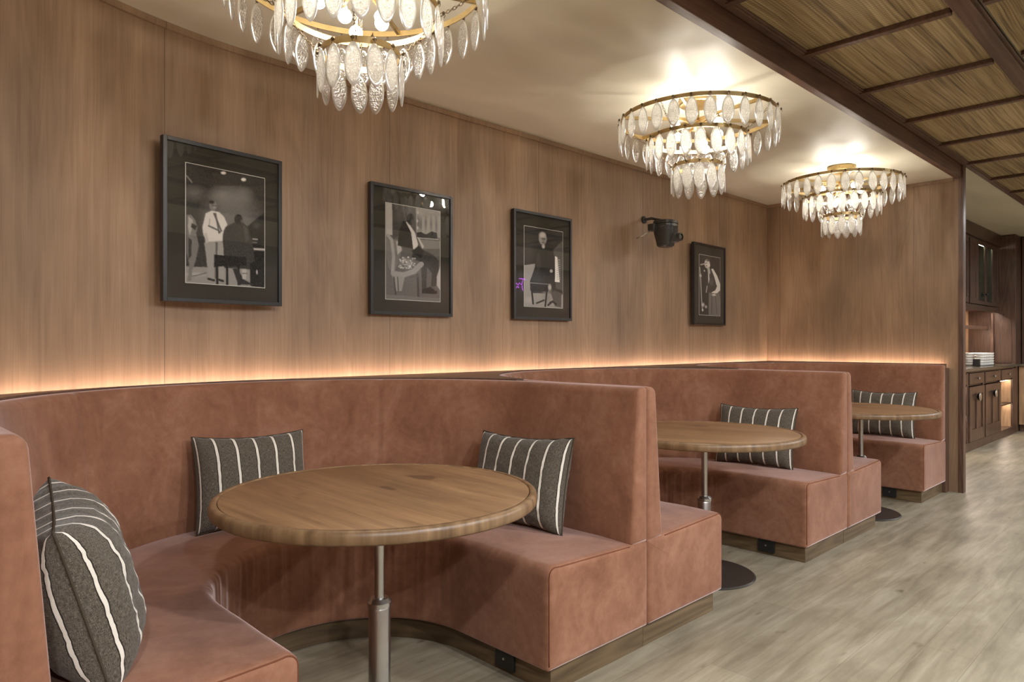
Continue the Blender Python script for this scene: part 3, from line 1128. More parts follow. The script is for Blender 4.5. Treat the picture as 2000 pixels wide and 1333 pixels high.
CH = [((1.345, 2.15, ZC), 0.35, 'three-tier brass and glass-leaf chandelier nearest the viewer, cut by the top edge'),
      ((3.575, 2.145, ZC), 1.1, 'three-tier brass and glass-leaf chandelier over the middle booth'),
      ((5.80, 2.18, ZC), 2.3, 'three-tier brass and glass-leaf chandelier farthest away, near the end wall')]
for i, (loc, rz, lab) in enumerate(CH):
    c = ch if i == 0 else copy_tree(ch)
    c.location = loc; c.rotation_euler = (0, 0, rz)
    tag(c, lab, 'chandelier', 'glass leaf chandeliers')

# ---------------------------------------------------------------- framed photographs
class Print:
    """paint a small grey picture with polygons given in the four-corner frame of the print"""
    def __init__(s, quad, nu=110, nv=150, bg=0.1):
        s.q = quad; s.nu, s.nv = nu, nv
        u = (np.arange(nu + 1)) / nu; v = (np.arange(nv + 1)) / nv
        U, V = np.meshgrid(u, v)
        (x0, y0), (x1, y1), (x2, y2), (x3, y3) = quad      # TL TR BR BL
        s.X = (1 - V) * ((1 - U) * x0 + U * x1) + V * ((1 - U) * x3 + U * x2)
        s.Y = (1 - V) * ((1 - U) * y0 + U * y1) + V * ((1 - U) * y3 + U * y2)
        s.px = (x1 - x0) / nu
        s.I = np.full(U.shape, bg, float)
        rs = np.random.RandomState(3)
        s.noise = rs.rand(*U.shape)
    def put(s, m, val):
        s.I = s.I * (1 - m) + val * m
    def poly(s, pts, val, soft=1.0):
        n = len(pts); acc = np.zeros_like(s.X)
        offs = [(-.33, -.33), (.33, -.33), (-.33, .33), (.33, .33)]
        for ox, oy in offs:
            X = s.X + ox * s.px * soft; Y = s.Y + oy * s.px * soft
            ins = np.zeros(X.shape, bool)
            for i in range(n):
                xa, ya = pts[i]; xb, yb = pts[(i + 1) % n]
                if ya == yb: continue
                c = ((ya > Y) != (yb > Y)) & (X < (xb - xa) * (Y - ya) / (yb - ya) + xa)
                ins ^= c
            acc += ins
        s.put(acc / 4, val)
    def ell(s, c, rx, ry, val, soft=0.15, op=1.0):
        d = np.sqrt(((s.X - c[0]) / rx) ** 2 + ((s.Y - c[1]) / ry) ** 2)
        s.put(np.clip((1 - d) / soft, 0, 1) * op, val)
    def line(s, pts, w, val):
        for (xa, ya), (xb, yb) in zip(pts, pts[1:]):
            dx, dy = xb - xa, yb - ya; L2 = dx * dx + dy * dy + 1e-9
            t = np.clip(((s.X - xa) * dx + (s.Y - ya) * dy) / L2, 0, 1)
            d = np.hypot(s.X - xa - t * dx, s.Y - ya - t * dy)
            s.put(np.clip((w - d) / s.px + 0.5, 0, 1), val)
    def mesh(s, x0, x1, z0, z1, tint=(1.0, 0.93, 0.88)):
        I = np.clip(s.I + (s.noise - 0.5) * 0.03, 0.004, 1)
        me = bpy.data.meshes.new('photograph')
        nu, nv = s.nu, s.nv
        vs = [(x0 + (x1 - x0) * i / nu, 0, z1 - (z1 - z0) * j / nv) for j in range(nv + 1) for i in range(nu + 1)]
        fs = [(j * (nu + 1) + i, (j + 1) * (nu + 1) + i, (j + 1) * (nu + 1) + i + 1, j * (nu + 1) + i + 1) for j in range(nv) for i in range(nu)]
        me.from_pydata(vs, [], fs)
        ca = me.color_attributes.new('print', 'FLOAT_COLOR', 'POINT')
        a = np.ones((I.size, 4), np.float32)
        for k in range(3): a[:, k] = np.minimum(1, I.ravel() * 1.15 * tint[k])
        ca.data.foreach_set('color', a.ravel())
        me.materials.append(M['print'])
        return me

def pic1():
    p = Print([(243, 250), (810, 345), (805, 1120), (232, 1085)], bg=0.045)
    p.ell((560, 640), 260, 260, 0.16, 0.6); p.ell((500, 470), 130, 90, 0.22, 0.8); p.ell((620, 470), 120, 90, 0.2, 0.8)
    p.ell((300, 460), 110, 70, 0.14, 0.9)
    p.ell((560, 300), 400, 90, 0.03, 0.6)
    p.poly([(430, 400), (700, 400), (720, 330), (420, 310)], 0.045)
    p.ell((500, 312), 22, 12, 0.85, 0.4); p.ell((648, 355), 22, 14, 0.85, 0.4)
    p.line([(245, 340), (280, 385)], 4, 0.25)
    p.poly([(232, 975), (600, 985), (810, 1000), (810, 1125), (230, 1090)], 0.30)
    p.ell((300, 1030), 90, 22, 0.42, 0.8)
    p.line([(250, 1045), (300, 1038), (330, 1030), (370, 1018)], 3, 0.08)
    # figure at the left edge
    p.poly([(243, 615), (272, 612), (300, 650), (315, 700), (305, 740), (322, 830), (300, 930), (275, 1000), (268, 1075), (243, 1078), (255, 960), (240, 880)], 0.20)
    p.poly([(255, 625), (285, 650), (280, 700), (262, 760), (250, 700)], 0.42)
    p.poly([(275, 670), (312, 690), (300, 720), (270, 700)], 0.03)
    p.poly([(250, 770), (275, 790), (270, 900), (250, 930)], 0.05)
    # piano
    p.poly([(670, 690), (720, 650), (800, 590), (812, 590), (812, 860), (720, 850), (690, 780)], 0.02)
    p.poly([(690, 860), (812, 865), (812, 1125), (700, 1110)], 0.012)
    p.line([(718, 846), (808, 850)], 6, 0.55)
    p.line([(715, 775), (750, 778)], 4, 0.4); p.line([(715, 800), (745, 800)], 5, 0.15)
    p.ell((745, 680), 40, 30, 0.06, 0.8)
    # standing man
    p.poly([(372, 790), (488, 778), (500, 850), (497, 1060), (455, 1060), (440, 900), (425, 960), (430, 1062), (385, 1056), (372, 900), (360, 810)], 0.34)
    p.poly([(440, 800), (455, 800), (440, 1060), (430, 1060)], 0.12)
    p.poly([(372, 600), (415, 580), (465, 588), (500, 620), (525, 675), (505, 715), (492, 740), (492, 790), (380, 800), (378, 740), (355, 760), (348, 700)], 0.66)
    p.poly([(355, 740), (378, 735), (392, 800), (372, 810)], 0.5)
    p.line([(430, 600), (455, 660), (480, 720), (465, 735), (440, 600)], 6, 0.1)
    p.line([(392, 688), (420, 700), (460, 718)], 6, 0.12)
    p.line([(400, 640), (395, 680)], 3, 0.35)
    p.ell((424, 545), 29, 42, 0.24, 0.25); p.ell((415, 520), 26, 18, 0.03, 0.5); p.ell((434, 552), 14, 20, 0.36, 0.8)
    p.line([(415, 543), (445, 547)], 3, 0.04)
    p.line([(385, 1060), (425, 1070)], 8, 0.02); p.line([(462, 1066), (490, 1075)], 8, 0.02)
    # seated man
    p.poly([(497, 720), (512, 692), (575, 660), (640, 658), (678, 690), (700, 760), (722, 850), (728, 935), (700, 945), (640, 915), (497, 895), (490, 780)], 0.050)
    p.poly([(640, 670), (672, 700), (690, 780), (660, 800)], 0.085)
    p.ell((607, 638), 34, 40, 0.022, 0.2); p.ell((630, 650), 12, 18, 0.10, 0.6)
    p.poly([(428, 888), (660, 905), (668, 965), (425, 975)], 0.015)
    for x in (448, 520, 605, 700): p.line([(x, 960), (x, 1098)], 9, 0.012)
    p.poly([(560, 985), (600, 985), (640, 1060), (720, 1100), (600, 1100)], 0.03)
    p.poly([(630, 990), (665, 990), (660, 1060), (635, 1060)], 0.45); p.line([(632, 1020), (668, 1020)], 3, 0.1)
    p.ell((745, 1010), 8, 20, 0.5, 0.5)
    return p
def pic2():
    p = Print([(243, 243), (683, 325), (678, 1090), (238, 1065)], bg=0.12)
    p.poly([(243, 243), (292, 252), (292, 520), (243, 520)], 0.52)
    p.poly([(292, 250), (410, 270), (400, 360), (345, 520), (292, 560)], 0.07)
    p.ell((350, 330), 70, 120, 0.12, 0.9)
    p.poly([(480, 290), (683, 325), (683, 550), (480, 520)], 0.36)
    for x, y in ((500, 380), (520, 390), (560, 385), (605, 390), (650, 400)):
        p.ell((x, y + 40), 15, 90, 0.18, 0.8)
    for x, y in ((495, 330), (490, 400), (492, 460)): p.ell((x, y), 10, 18, 0.6, 0.6)
    p.poly([(480, 500), (520, 495), (560, 515), (610, 490), (655, 505), (660, 558), (490, 540)], 0.03)
    p.line([(490, 545), (668, 560)], 3, 0.55)
    p.poly([(243, 560), (683, 600), (683, 1090), (238, 1065)], 0.13)
    p.poly([(520, 560), (683, 575), (683, 640), (540, 640)], 0.24)
    # arms of a chair and the seated man
    p.poly([(243, 520), (290, 560), (340, 560), (370, 640), (350, 700), (300, 860), (260, 800), (243, 700)], 0.20)
    p.poly([(320, 570), (350, 580), (365, 650), (330, 690)], 0.5)
    p.line([(255, 520), (285, 560), (300, 700), (290, 850)], 12, 0.38)
    p.poly([(375, 400), (400, 405), (445, 470), (480, 600), (460, 640), (330, 610), (345, 480)], 0.028)
    p.poly([(398, 408), (415, 412), (470, 500), (495, 600), (480, 650), (455, 640), (440, 500)], 0.72)
    p.poly([(490, 540), (505, 545), (545, 620), (530, 640)], 0.55)
    p.ell((435, 385), 34, 55, 0.045, 0.2); p.ell((450, 405), 18, 28, 0.12, 0.8)
    p.poly([(460, 640), (540, 650), (620, 690), (670, 740), (665, 860), (640, 960), (600, 960), (610, 850), (540, 760), (440, 720)], 0.05)
    p.poly([(500, 720), (570, 760), (560, 1000), (525, 1000), (520, 820)], 0.04)
    p.poly([(440, 660), (500, 610), (545, 660), (520, 720), (490, 700)], 0.022)
    p.ell((400, 760), 70, 55, 0.35, 0.8)
    rs = np.random.RandomState(5)
    for k in range(60):
        a, b = rs.rand(2); p.ell((340 + 130 * a, 710 + 95 * b), 6 + 5 * rs.rand(), 5 + 5 * rs.rand(), 0.08 + 0.75 * rs.rand(), 0.5)
    p.line([(300, 850), (380, 860), (460, 830), (520, 770)], 22, 0.33)
    p.poly([(285, 860), (385, 880), (360, 1000), (320, 1000)], 0.30); p.line([(330, 880), (335, 1000)], 4, 0.06); p.line([(300, 880), (315, 1040)], 5, 0.05)
    p.line([(490, 860), (495, 1070)], 9, 0.05); p.line([(430, 880), (500, 870)], 7, 0.10)
    p.poly([(525, 985), (600, 960), (655, 1000), (650, 1025), (525, 1020)], 0.012)
    p.poly([(585, 945), (655, 985), (640, 1000), (600, 965)], 0.10)
    p.poly([(650, 880), (683, 780), (683, 1000), (650, 950)], 0.5)
    p.poly([(240, 1030), (683, 1060), (678, 1090), (238, 1065)], 0.18)
    return p
def pic3():
    p = Print([(1362, 440), (1677, 490), (1668, 1125), (1352, 1110)], bg=0.035)
    p.ell((1390, 640), 60, 150, 0.055, 0.9)
    p.poly([(1355, 770), (1445, 755), (1420, 880), (1400, 930), (1420, 1000), (1668, 1010), (1668, 1125), (1352, 1110)], 0.36)
    p.ell((1540, 1030), 60, 90, 0.28, 0.8); p.ell((1390, 1060), 50, 40, 0.45, 0.9)
    p.poly([(1590, 640), (1677, 560), (1677, 980), (1610, 960), (1605, 700)], 0.10)
    p.poly([(1608, 690), (1628, 700), (1645, 910), (1604, 905)], 0.85)
    for y in range(720, 900, 18): p.line([(1622, y), (1650, y + 3)], 2.5, 0.5)
    p.poly([(1470, 600), (1440, 680), (1442, 780), (1400, 900), (1560, 940), (1575, 800), (1590, 850), (1600, 820), (1560, 760), (1555, 660), (1535, 630)], 0.03)
    p.poly([(1450, 700), (1480, 640), (1490, 760), (1460, 850)], 0.05)
    p.ell((1508, 545), 36, 58, 0.42, 0.25); p.ell((1505, 515), 34, 30, 0.68, 0.6); p.ell((1515, 555), 20, 26, 0.22, 0.9); p.ell((1512, 610), 16, 22, 0.62, 0.5)
    p.line([(1496, 545), (1530, 548)], 3, 0.03); p.line([(1502, 578), (1522, 580)], 3, 0.06)
    p.poly([(1400, 900), (1550, 915), (1545, 990), (1400, 980)], 0.014)
    p.line([(1400, 915), (1548, 925)], 4, 0.2)
    for a, b in (((1412, 970), (1422, 1090)), ((1535, 980), (1520, 1110)), ((1450, 1085), (1510, 1060)), ((1560, 1080), (1600, 1060))): p.line([a, b], 7, 0.015)
    p.ell((1575, 815), 16, 18, 0.45, 0.5); p.ell((1560, 950), 18, 34, 0.5, 0.6)
    p.poly([(1570, 1000), (1600, 980), (1660, 1000), (1655, 1120), (1600, 1110)], 0.10)
    p.line([(1545, 1100), (1580, 1070), (1610, 1090)], 8, 0.03)
    return p
def pic4():
    p = Print([(758, 515), (968, 545), (945, 1110), (742, 1095)], nu=80, nv=150, bg=0.045)
    p.poly([(865, 655), (890, 650), (930, 720), (958, 800), (955, 860), (900, 910), (860, 915), (850, 890), (905, 860), (925, 820), (890, 740)], 0.72)
    p.poly([(835, 660), (870, 650), (900, 730), (915, 790), (900, 850), (860, 890), (838, 880), (830, 820), (850, 740)], 0.06)
    p.ell((870, 780), 30, 50, 0.12, 0.9)
    p.poly([(840, 880), (905, 890), (945, 880), (960, 1110), (830, 1100)], 0.17)
    p.line([(870, 920), (860, 1090)], 4, 0.08); p.line([(905, 920), (912, 1090)], 4, 0.10)
    p.poly([(838, 690), (850, 680), (850, 760), (838, 800)], 0.6)
    p.ell((833, 605), 30, 48, 0.66, 0.25); p.ell((852, 618), 12, 22, 0.8, 0.6); p.ell((840, 572), 22, 14, 0.10, 0.7); p.ell((825, 625), 12, 8, 0.15, 0.7)
    p.line([(815, 600), (828, 596)], 3, 0.05)
    p.line([(845, 650), (850, 690)], 12, 0.45)
    p.line([(770, 615), (808, 605)], 6, 0.45)
    p.line([(760, 640), (765, 760), (768, 960), (775, 1060)], 4, 0.4)
    p.ell((765, 720), 12, 22, 0.55, 0.5); p.ell((803, 672), 8, 10, 0.7, 0.5); p.ell((780, 1000), 20, 26, 0.6, 0.8); p.ell((808, 1020), 14, 20, 0.5, 0.8); p.ell((775, 1050), 10, 14, 0.7, 0.6)
    p.line([(825, 820), (815, 880)], 5, 0.4); p.ell((890, 905), 26, 12, 0.6, 0.6)
    return p

def framed(pl, pr, zb, zt, painter, label, depth=0.03):
    """pl, pr: plan positions of the front-left and front-right corners"""
    a = Vector(pl); b = Vector(pr)
    Wd = (b - a).length; H = zt - zb
    ang = math.atan2((b - a).y, (b - a).x)
    root = empty('picture_frame', (a.x, a.y, zb), ang)
    fw = 0.018
    mb = MB()
    mb.box((0, 0, 0), (fw, depth, H)); mb.box((Wd - fw, 0, 0), (Wd, depth, H))
    mb.box((fw, 0, 0), (Wd - fw, depth, fw)); mb.box((fw, 0, H - fw), (Wd - fw, depth, H))
    mb.build('frame', 'frame_black', root, bevel=0.0015)
    mb = MB(); mb.box((fw, 0.012, fw), (Wd - fw, 0.016, H - fw)); mb.build('mat_board', 'matboard', root)
    u0, u1, v0, v1 = Wd * 0.18, Wd * 0.845, H * 0.122, H * 0.86
    mb = MB(); t = 0.003
    mb.box((u0 - t, 0.0112, v0 - t), (u1 + t, 0.0125, v1 + t)); mb.build('mat_bevel', 'bevel', root)
    me = painter().mesh(u0, u1, v0, v1)
    o = bpy.data.objects.new('photograph', me); COL.objects.link(o); o.parent = root; o.location = (0, 0.0108, 0)
    o['label'] = 'black and white photographic print'
    mb = MB(); mb.box((fw, 0.006, fw), (Wd - fw, 0.008, H - fw)); mb.build('glass_pane', 'pane', root)
    mb = MB(); mb.tube([(Wd * 0.25, depth - 0.002, H * 0.9), (Wd * 0.25, depth + 0.006, H * 0.92)], 0.006, 8); mb.tube([(Wd * 0.75, depth - 0.002, H * 0.9), (Wd * 0.75, depth + 0.006, H * 0.92)], 0.006, 8)
    mb.build('hanger', 'bronze', root)
    tag(root, label, 'picture', 'black framed photographs on the wall')
    return root
framed((1.018, 3.185), (1.59, 3.255), 1.452, 2.165, pic1, 'black framed photograph of a standing man in white beside a pianist, leftmost on the wall')
framed((2.115, YW - 0.045), (2.70, YW - 0.035), 1.43, 2.158, pic2, 'black framed photograph of a man in a waistcoat seated among instruments, second from the left')
framed((3.215, YW - 0.04), (3.80, YW - 0.035), 1.43, 2.158, pic3, 'black framed photograph of an old man sitting at a piano, left of the wall camera')
framed((5.39, YW - 0.06), (5.98, YW - 0.035), 1.435, 2.158, pic4, 'black framed photograph of a singer at a microphone, smallest in view near the corner')

# ---------------------------------------------------------------- wall camera
root = empty('security_camera', (4.72, YW, 2.27))
tag(root, 'black swivelling camera mounted on the wood wall between third and fourth picture', 'camera')
mb = MB(); mb.lathe([(0.030, 0.0), (0.030, -0.012), (0.016, -0.02)], 20, (0, 0, 0), axis='y'); auto_smooth(mb.build('wall_plate', 'cam_black', root))
mb = MB(); mb.tube([(0, -0.015, 0), (0.01, -0.07, 0.004), (0.02, -0.10, -0.004)], [0.010, 0.013, 0.009], 10); mb.tube([(0.02, -0.095, -0.004), (-0.03, -0.20, -0.035)], [0.012, 0.012], 10)
auto_smooth(mb.build('mounting_arm', 'cam_black', root), 0.8)
bc = (-0.055, -0.245, -0.045)
mb = MB()
vs = []; n = 32
levels = [(0.0, 0.080), (-0.004, 0.089), (-0.024, 0.091), (-0.028, 0.087), (-0.031, 0.091), (-0.050, 0.091), (-0.056, 0.087), (-0.10, 0.083), (-0.155, 0.070), (-0.195, 0.062), (-0.205, 0.050)]
for z, r in levels:
    for k in range(n):
        a = 2 * PI * k / n
        c, s = math.cos(a), math.sin(a)
        rr = r * (abs(c) ** 4 + abs(s) ** 4) ** (-0.12)
        vs.append((bc[0] + rr * c, bc[1] + rr * s, bc[2] + z))
fs = []
for i in range(len(levels) - 1):
    for k in range(n):
        k2 = (k + 1) % n; fs.append((i * n + k, i * n + k2, (i + 1) * n + k2, (i + 1) * n + k))
fs.append(tuple(range(n))); fs.append(tuple((len(levels) - 1) * n + k for k in range(n)))
mb.add(vs, fs)
body = auto_smooth(mb.build('housing', 'cam_black', root), 0.5)
mb = MB(); mb.box((bc[0] - 0.13, bc[1] + 0.02, bc[2] - 0.085), (bc[0] - 0.06, bc[1] + 0.08, bc[2] - 0.03)); mb.build('connector_block', 'cam_black', root, bevel=0.008)
mb = MB(); mb.tube([(bc[0] - 0.09, bc[1] + 0.075, bc[2] - 0.075), (bc[0] - 0.12, bc[1] + 0.12, bc[2] - 0.11), (bc[0] - 0.13, bc[1] + 0.18, bc[2] - 0.13)], 0.005, 8); mb.build('cable', 'grille', root, True)
fdir = Vector((0.35, -0.94, 0))
hd = Vector(bc) + fdir * 0.062 + Vector((0, 0, -0.135))
mb = MB(); mb.lathe([(0.012, -0.055), (0.036, -0.045), (0.042, -0.02), (0.042, 0.02), (0.036, 0.045), (0.012, 0.055)], 28, tuple(hd), axis='x'); head = auto_smooth(mb.build('camera_head', 'cam_black', root), 0.5)
mb = MB(); mb.box((hd.x - 0.035, hd.y - 0.02, hd.z + 0.035), (hd.x + 0.035, hd.y + 0.02, hd.z + 0.075)); mb.build('yoke_recess', 'black', root)
mb = MB(); mb.lathe([(0.031, 0.0), (0.031, -0.05), (0.024, -0.052), (0.022, -0.04)], 24, (hd.x, hd.y - 0.02, hd.z), axis='y'); ln = auto_smooth(mb.build('lens_barrel', 'cam_black', head), 0.5)
mb = MB(); mb.lathe([(0.021, -0.044), (0.012, -0.047), (0.002, -0.048)], 20, (hd.x, hd.y - 0.02, hd.z), axis='y'); mb.build('lens_glass', 'marble', ln, True)

# ---------------------------------------------------------------- sideboard and hutch at the far right
FY = 2.15
root = empty('sideboard', (8.7, FY, 0))
tag(root, 'dark wooden sideboard with drawers, panelled doors and lit open shelves beyond the end wall', 'sideboard')
def rb(name, a, b, mat, parent, bevel=0.0):
    mb = MB(); mb.box((a[0] - 8.7, a[1] - FY, a[2]), (b[0] - 8.7, b[1] - FY, b[2])); return mb.build(name, mat, parent, bevel=bevel)
mb = MB()
def lb(a, b): mb.box((a[0] - 8.7, a[1] - FY, a[2]), (b[0] - 8.7, b[1] - FY, b[2]))
lb((8.7, FY, 0.0), (12.1, 2.74, 0.10)); lb((8.7, 2.70, 0.10), (12.1, 2.74, 0.94))
lb((8.7, FY, 0.92), (12.1, 2.74, 0.94)); lb((8.7, FY + 0.02, 0.76), (12.1, 2.70, 0.78))
for x in (8.70, 9.50, 10.25, 11.13, 11.93): lb((x - 0.03 if x > 8.7 else x, FY, 0.1), (x + 0.03 if x < 11.9 else 12.1, 2.70, 0.94))
mb.build('carcass', 'cab_wood', root, bevel=0.003)
rb('countertop', (8.65, FY - 0.03, 0.94), (12.1, 2.74, 0.975), 'marble', root, 0.003)
rb('backsplash', (8.65, 2.72, 0.975), (12.1, 2.745, 1.06), 'marble', root)
for x0, x1 in ((8.73, 9.47), (9.53, 10.22), (10.28, 11.10), (11.16, 11.90)):
    d = rb('drawer', (x0 + 0.005, FY - 0.015, 0.785), (x1 - 0.005, FY + 0.01, 0.915), 'cab_wood', root, 0.004)
    k = MB(); cx = (x0 + x1) / 2 - 8.7; k.lathe([(0.006, 0.0), (0.006, -0.012), (0.016, -0.018), (0.016, -0.026), (0.008, -0.03)], 16, (cx, -0.015, 0.85), axis='y'); k.build('knob', 'grille', d, True)
for x0, x1 in ((9.53, 10.22), (10.28, 11.10)):
    m2 = MB(); z0, z1 = 0.11, 0.755; w = 0.09
    def l2(a, b): m2.box((a[0] - 8.7, a[1] - FY, a[2]), (b[0] - 8.7, b[1] - FY, b[2]))
    xm = (x0 + x1) / 2
    l2((x0, FY - 0.018, z0), (x0 + w, FY + 0.006, z1)); l2((x1 - w, FY - 0.018, z0), (x1, FY + 0.006, z1)); l2((xm - w / 2, FY - 0.0178, z0 + 0.14), (xm + w / 2, FY + 0.006, z1 - w))
    l2((x0 + w, FY - 0.018, z0), (x1 - w, FY + 0.006, z0 + 0.14)); l2((x0 + w, FY - 0.018, z1 - w), (x1 - w, FY + 0.006, z1)); l2((x0 + w, FY - 0.004, z0 + 0.14), (x1 - w, FY + 0.004, z1 - w))
    d = m2.build('door', 'cab_wood', root, bevel=0.002)
    k = MB(); k.lathe([(0.02, 0.0), (0.045, -0.012), (0.05, -0.03), (0.044, -0.034), (0.038, -0.024)], 24, (xm - 8.7 , -0.018, 0.63), axis='y'); kk = k.build('round_pull', 'black', d, True)
    k = MB(); k.lathe([(0.051, -0.024), (0.051, -0.033), (0.043, -0.036)], 24, (xm - 8.7, -0.018, 0.63), axis='y'); k.build('pull_rim', 'teal_metal', kk, True) if 'teal_metal' in M else k.build('pull_rim', 'grille', kk, True)
for x0, x1 in ((8.73, 9.47), (11.16, 11.90)):
    rb('back_lining', (x0, 2.68, 0.1), (x1, 2.699, 0.76), 'light_oak', root)
    rb('side_lining', (x1 - 0.012, FY + 0.02, 0.1), (x1 - 0.001, 2.68, 0.76), 'light_oak', root)
    rb('shelf', (x0, FY + 0.02, 0.42), (x1 - 0.013, 2.68, 0.44), 'cab_wood', root)
    s = rb('light_bar', (x0 + 0.03, FY + 0.05, 0.752), (x1 - 0.03, FY + 0.06, 0.758), 'led_cab', root)
    s = rb('light_bar', (x0 + 0.03, FY + 0.05, 0.412), (x1 - 0.03, FY + 0.06, 0.418), 'led_cab', root)
# a white stack on the lower right shelf
for k in range(3):
    mb = MB(); mb.box((11.35, 2.35, 0.101 + k * 0.07), (11.75, 2.6, 0.165 + k * 0.07))
    tag(mb.build('storage_box', 'ceramic', bevel=0.006), 'white box stacked in the open shelf at the right end of the sideboard, %s' % ['bottom one', 'middle one', 'top one'][k], 'box', 'white boxes in the sideboard shelf')

root = empty('hutch', (10.3, 2.35, 0.975))
tag(root, 'dark wooden wall hutch with two glass doors and a lit niche above the sideboard', 'cabinet')
def hb(name, a, b, mat, parent=root, bevel=0.0):
    mb = MB(); mb.box((a[0] - 10.3, a[1] - 2.35, a[2] - 0.975), (b[0] - 10.3, b[1] - 2.35, b[2] - 0.975)); return mb.build(name, mat, parent, bevel=bevel)
mb = MB()
def hl(a, b): mb.box((a[0] - 10.3, a[1] - 2.35, a[2] - 0.975), (b[0] - 10.3, b[1] - 2.35, b[2] - 0.975))
hl((8.7, 2.35, 1.74), (12.08, 2.74, 1.78)); hl((8.7, 2.35, 2.64), (12.08, 2.74, 2.66))
for x in (8.7, 9.50, 10.36, 12.0): hl((x, 2.35, 1.78), (x + 0.06, 2.72, 2.64)); hl((x, 2.40, 0.98), (x + 0.05, 2.43, 1.70))
hl((8.7, 2.72, 1.78), (12.08, 2.74, 2.64))
hl((8.7, 2.35, 1.705), (12.08, 2.362, 1.74)); hl((8.7, 2.46, 1.462), (12.0, 2.468, 1.49))
mb.build('carcass', 'cab_wood', root, bevel=0.002)
hb('cornice', (8.7, 2.32, 2.66), (12.09, 2.74, 2.825), 'cab_wood', bevel=0.006)
hb('niche_back', (8.7, 2.725, 1.062), (12.08, 2.745, 1.74), 'light_oak')
hb('shelf', (8.7, 2.46, 1.49), (12.0, 2.72, 1.512), 'cab_wood')
hb('light_bar', (10.5, 2.368, 1.726), (11.95, 2.398, 1.733), 'led_cab'); hb('light_bar', (10.5, 2.474, 1.480), (11.95, 2.498, 1.487), 'led_cab')
hb('light_bar', (10.85, 2.40, 2.620), (11.60, 2.42, 2.635), 'led_cab')  # lamp added inside to imitate the bright reflection on the doors
M['teal'] = plain('teal_reflection_lining', (0.30, 0.48, 0.42), 0.35)  # panel colour stands in for the blue-green reflection on the glass doors
hb('back_lining', (10.42, 2.705, 1.79), (11.99, 2.719, 2.63), 'teal'); hb('light_bar', (9.0, 2.368, 1.726), (10.3, 2.398, 1.733), 'led_cab')
for x0, x1 in ((9.57, 9.96), (9.96, 10.35), (10.43, 10.80), (10.80, 11.24), (11.24, 11.66), (11.66, 11.99)):
    gl = x0 in (10.80, 11.24)
    m2 = MB(); w = 0.045 if gl else 0.07; z0, z1 = 1.79, 2.63
    def l3(a, b): m2.box((a[0] - 10.3, a[1] - 2.35, a[2] - 0.975), (b[0] - 10.3, b[1] - 2.35, b[2] - 0.975))
    l3((x0, 2.33, z0), (x0 + w, 2.349, z1)); l3((x1 - w, 2.33, z0), (x1, 2.349, z1)); l3((x0 + w, 2.33, z0), (x1 - w, 2.349, z0 + w)); l3((x0 + w, 2.33, z1 - w), (x1 - w, 2.349, z1))
    if not gl: l3((x0 + w, 2.338, z0 + w), (x1 - w, 2.346, z1 - w))
    d = m2.build('door', 'cab_wood', root, bevel=0.002)
    if gl:
        hb('pane', (x0 + w, 2.338, z0 + w), (x1 - w, 2.342, z1 - w), 'cab_glass', d)
        if x0 == 10.80:
            k = MB(); k.lathe([(0.008, 0.0), (0.008, -0.015), (0.028, -0.02), (0.028, -0.03), (0.01, -0.034)], 18, (x1 - 0.03 - 10.3, -0.02, 1.93 - 0.975), axis='y'); k.build('knob', 'black', d, True)
hb('glass_shelf', (10.42, 2.40, 2.20), (12.0, 2.70, 2.208), 'cab_glass')

# white cups stacked on the counter
def cup_mesh():
    mb = MB(); mb.lathe([(0.030, 0.0), (0.048, 0.006), (0.056, 0.026), (0.058, 0.033), (0.054, 0.032), (0.044, 0.010)], 20)
    me = bpy.data.meshes.new('cup'); me.from_pydata(mb.v, [], mb.f); me.materials.append(M['ceramic'])
    for p in me.polygons: p.use_smooth = True
    return me
cm = cup_mesh()
for cx in range(5):
    for rw in range(2):
        for k in range(5):
            o = bpy.data.objects.new('stacked_cup', cm); COL.objects.link(o)
            o.location = (10.70 + cx * 0.13, 2.29 + rw * 0.125, 0.975 + k * 0.0335)
            tag(o, 'small white cup in the block of stacked cups on the sideboard counter', 'cup', 'white cups stacked on the sideboard')
mb = MB(); mb.box((10.50, 2.25, 0.975), (10.56, 2.32, 1.07))
tag(mb.build('napkin_dispenser', 'black', bevel=0.004), 'small black dispenser left of the stacked white cups', 'dispenser')

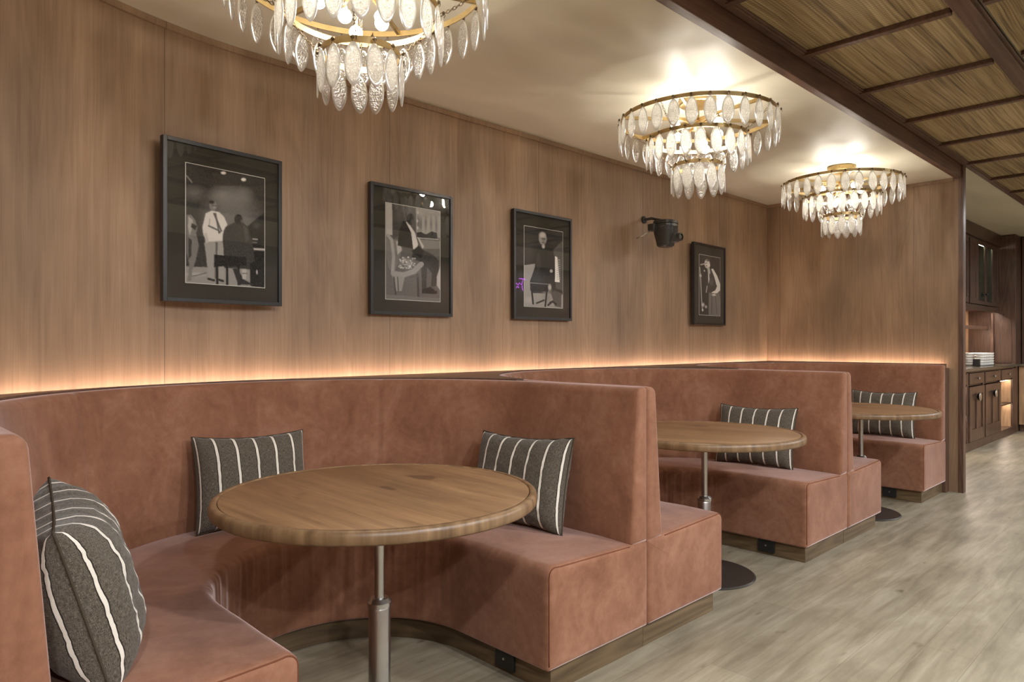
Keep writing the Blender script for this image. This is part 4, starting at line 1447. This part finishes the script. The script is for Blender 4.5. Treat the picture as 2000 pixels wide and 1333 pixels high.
# tall return panel and the counter beyond it
root = empty('tall_cabinet', (12.11, 2.15, 0))
tag(root, 'tall dark wooden return cabinet at the right end of the sideboard', 'cabinet')
def tbx(name, a, b, mat, bevel=0.0, par=None):
    mb = MB(); mb.box((a[0] - 12.11, a[1] - 2.15, a[2]), (b[0] - 12.11, b[1] - 2.15, b[2])); return mb.build(name, mat, par or root, bevel=bevel)
tbx('body', (12.11, 2.15, 0), (12.9, 2.74, 2.82), 'dark_wood', 0.004)
tbx('side_panel', (12.10, 2.20, 0.99), (12.109, 2.60, 2.6), 'dark_wood')
root2 = empty('back_counter', (12.25, 0.6, 0))
tag(root2, 'wooden counter with dark window above it, cut by the right edge', 'counter')
def cb(name, a, b, mat, bevel=0.0):
    mb = MB(); mb.box((a[0] - 12.25, a[1] - 0.6, a[2]), (b[0] - 12.25, b[1] - 0.6, b[2])); return mb.build(name, mat, root2, bevel=bevel)
cb('base', (12.25, 0.2, 0.10), (12.9, 2.14, 0.94), 'light_oak', 0.004); cb('toe_kick', (12.30, 0.2, 0.0), (12.9, 2.14, 0.10), 'dark_wood')
cb('countertop', (12.2, 0.2, 0.94), (12.9, 2.14, 0.975), 'marble', 0.003)
cb('upper_frame', (12.45, 1.98, 0.975), (12.9, 2.14, 2.82), 'dark_wood', 0.003)
cb('dark_window', (12.55, 0.2, 0.975), (12.9, 1.98, 2.5), 'marble', 0.003); cb('header', (12.45, 0.2, 2.5), (12.9, 1.98, 2.82), 'dark_wood', 0.003)

# ---------------------------------------------------------------- neon sign on the opposite wall, seen in the picture glass
root = empty('neon_sign', (9.85, -3.19, 2.44))
tag(root, 'small violet neon squiggle on the opposite wall, seen reflected in picture glass', 'neon sign')
mb = MB()
mb.tube([(0.24, 0.03, 0.10), (0.16, 0.03, 0.12), (0.04, 0.03, 0.11)], 0.008, 8)
mb.tube([(0.16, 0.03, 0.12), (0.12, 0.03, 0.0), (0.15, 0.03, -0.12)], 0.008, 8)
mb.tube([(0.10, 0.03, 0.0), (0.05, 0.03, 0.03), (0.02, 0.03, -0.02), (-0.03, 0.03, 0.02), (-0.07, 0.03, -0.02), (-0.12, 0.03, 0.02)], 0.008, 8)
mb.tube([(0.04, 0.03, -0.07), (0.0, 0.03, -0.04), (-0.05, 0.03, -0.08), (-0.10, 0.03, -0.04), (-0.16, 0.03, -0.08)], 0.008, 8)
mb.build('tube', 'neon', root, True)
